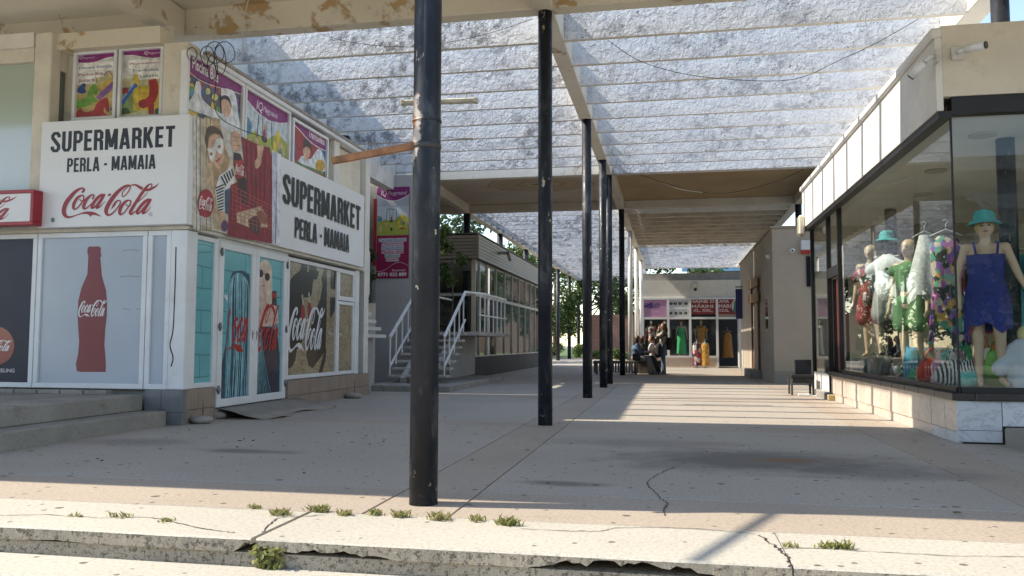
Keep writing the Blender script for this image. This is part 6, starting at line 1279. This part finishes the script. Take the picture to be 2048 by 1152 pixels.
cable('white wire stub hanging under the ochre panel', Yq(23.2, (1325, 366), (1360, 378), (1405, 385)), .01, plain((.6, .58, .5), .6))
cable('white wire hanging from the front beam near the corner', Yq(10.7, (497, 0), (490, 28), (485, 60), (487, 112)), .006, plain((.6, .58, .5), .6))
rnd = random.Random(8); cx_ = -6.22
coil = thing('cable_coil', 'tangled loops of black cable at the supermarket roof corner', 'cable', onX(430, 110, cx_))
for (px, py, rx, ry) in ((415, 112, 14, 20), (430, 105, 18, 22), (450, 105, 20, 22), (440, 120, 12, 30), (425, 135, 10, 26), (384, 108, 10, 13)):
    pts = [onX(px+rx*math.cos(t)*(1+.1*math.sin(2*t)), py+ry*math.sin(t), cx_+rnd.uniform(-.03, .03)) for t in [2*math.pi*i/14 for i in range(15)]]; mb = MB(); mb.tube(pts, .006, 6, False); mb.build('loop', MT['black'], coil)
cable('black cable running down past the upper posters', [onX(432, 130, cx_), onX(432, 170, cx_), onX(428, 205, cx_), onX(440, 235, cx_), onX(480, 258, cx_), onX(530, 275, cx_)], .006)
cable('black cable hanging down the white corner post', [onX(352, 494, -6.37), onX(351, 540, -6.37), onX(349, 600, -6.37), onX(346, 660, -6.37), onX(340, 690, -6.37), onX(346, 715, -6.37), onX(342, 733, -6.37)], .009)
# fascia cameras on the clothes shop
def bullet(label, base, d, face):
    t = thing('bullet_camera', label, 'security camera', base); b = Vector(base); d = Vector(d).normalized(); f = Vector(face)
    mb = MB(); mb.obox(b+f*.02, Vector((1, 0, 0)), Vector((0, 1, 0)), Vector((0, 0, 1)), .07 if abs(f.x) < .5 else .02, .07 if abs(f.y) < .5 else .02, .075, .01); mb.build('junction_box', plain((.56, .55, .50), .6, .1, 4), t)
    mb = MB(); mb.tube([b+f*.04, b+f*.09, b+f*.10+d*.06], .025, 10); mb.build('arm', MT['upvc'], t); c = b+f*.11+d*.06; mb = MB(); mb.tube([c, c+d*.20], .045, 16); h = mb.build('housing', MT['upvc'], t); mb = MB(); mb.tube([c+d*.2005, c+d*.215], .042, 16); mb.build('lens', MT['dark_glass'], h)
bullet('white bullet camera aimed along the passage on the shop fascia', onX(1877, 113, 2.975), (-.5, .5, -.6), (-1, 0, 0)); bullet('white bullet camera on the front of the shop fascia, pointing right', onY(1914, 108, SY0-.122), (.8, -.7, -.05), (0, -1, 0))
# chair, power strip and brick by the shop door
chr_ = thing('black_chair', 'black low chair standing by the shop door', 'chair', (2.78, 18.9, 0)); bk = plain((.012, .012, .014), .5, .15, 5)
boxo('seat', bk, chr_, 2.53, 3.02, 18.66, 19.15, .36, .44, b=.015); boxo('backrest', plain((.010, .012, .02), .6), chr_, 2.66, 3.01, 18.98, 19.05, .44, .76, b=.01); boxo('apron', bk, chr_, 2.56, 2.99, 18.67, 18.70, .26, .359)
for x, y in ((2.55, 18.68), (2.99, 18.68), (2.55, 19.12), (2.99, 19.12)): boxo('leg', plain((.10, .10, .10), .5) if x < 2.6 else bk, chr_, x-.02, x+.02, y-.02, y+.02, 0, .36)
boxo('brick', plain((.36, .28, .14), .9, .2, 9), None, 3.0, 3.12, 17.0, 17.2, 0, .11, b=.01); tag(bpy.data.objects['brick'], 'yellowish brick lying at the end of the marble base', 'brick')
ps_ = thing('power_strip', 'white power strip on the ground beside the black chair', 'power strip', (2.75, 18.35, 0)); boxo('socket_block', MT['upvc'], ps_, 2.62, 2.86, 18.3, 18.37, .0, .05, b=.01); mb = MB(); mb.tube([tuple(p) for p in cr([(2.86, 18.33, .03), (2.98, 18.25, .02), (3.03, 18.1, .12), (3.2, 18.0, .17), (3.4, 17.9, .16)], 6)], .008, 6); mb.build('cord', MT['upvc'], ps_)
crate = thing('dark_cabinet', 'black cabinet standing in the shop doorway', 'cabinet', (3.4, 18.2, 0)); boxo('body', bk, crate, 3.22, 3.5, 17.9, 18.5, .14, .62, b=.01); boxo('top', plain((.2, .2, .2), .5), crate, 3.21, 3.52, 17.88, 18.52, .621, .65)
# door mat sheet and anchor stones outside the supermarket
mt_ = thing('ramp_sheet', 'warped metal ramp sheet lying before the supermarket doors', 'mat', (-6.1, 12, 0)); rows = []; rnd = random.Random(4)
for i in range(9):
    y = 10.9+i*.30; rows.append([(-6.44, y, .155), (-6.25, y, .13+rnd.uniform(-.005, .01)), (-6.0, y+.03, .06+rnd.uniform(-.01, .02)), (-5.72+.12*math.sin(i*1.1), y+.05, .008+max(0, .03*math.sin(i*1.7)))])
mb = MB(); mb.loft(rows, cap=False, smooth=True, closed=False); o = mb.build('sheet', plain((.27, .235, .20), .55, .12, 3, dirt=.3), mt_, recalc=False); sm_ = o.modifiers.new('solid', 'SOLIDIFY'); sm_.thickness = .012
boxo('threshold_step', MT['step'], sm, WX-.3, WX+.0, 10.85, 13.0, -.02, .150)
for i, (px, py, lb) in enumerate(((396, 848, 'grey anchor stone with a stake at the supermarket corner'), (430, 838, 'smaller flat stone left of the supermarket doors'), (704, 797, 'grey anchor stone with a stake near the far end of the supermarket'))):
    p = onZ(px, py, 0); t = thing('anchor_stone', lb, 'stone', p, 'stones along the supermarket wall'); mb = MB(); s_ = (.17, .12, .19)[i]; mb.ell((0, .08, .05), s_, .12, .062, 12, 8); mb.build('stone', MT['step'], t, True)
    if i != 1: mb = MB(); mb.tube([(.02, .08, .08), (.02, .08, .32)], .009, 6); mb.build('stake', rust, t, True)
# bar standing out from the front roof edge: only its shadow falls in view on the kerb
mb = MB(); mb.bar((-5.0, 5.12, 6.1), (-5.55, 3.75, 6.1), .05, .05); o = mb.build('roof_bracket', rust, perg)
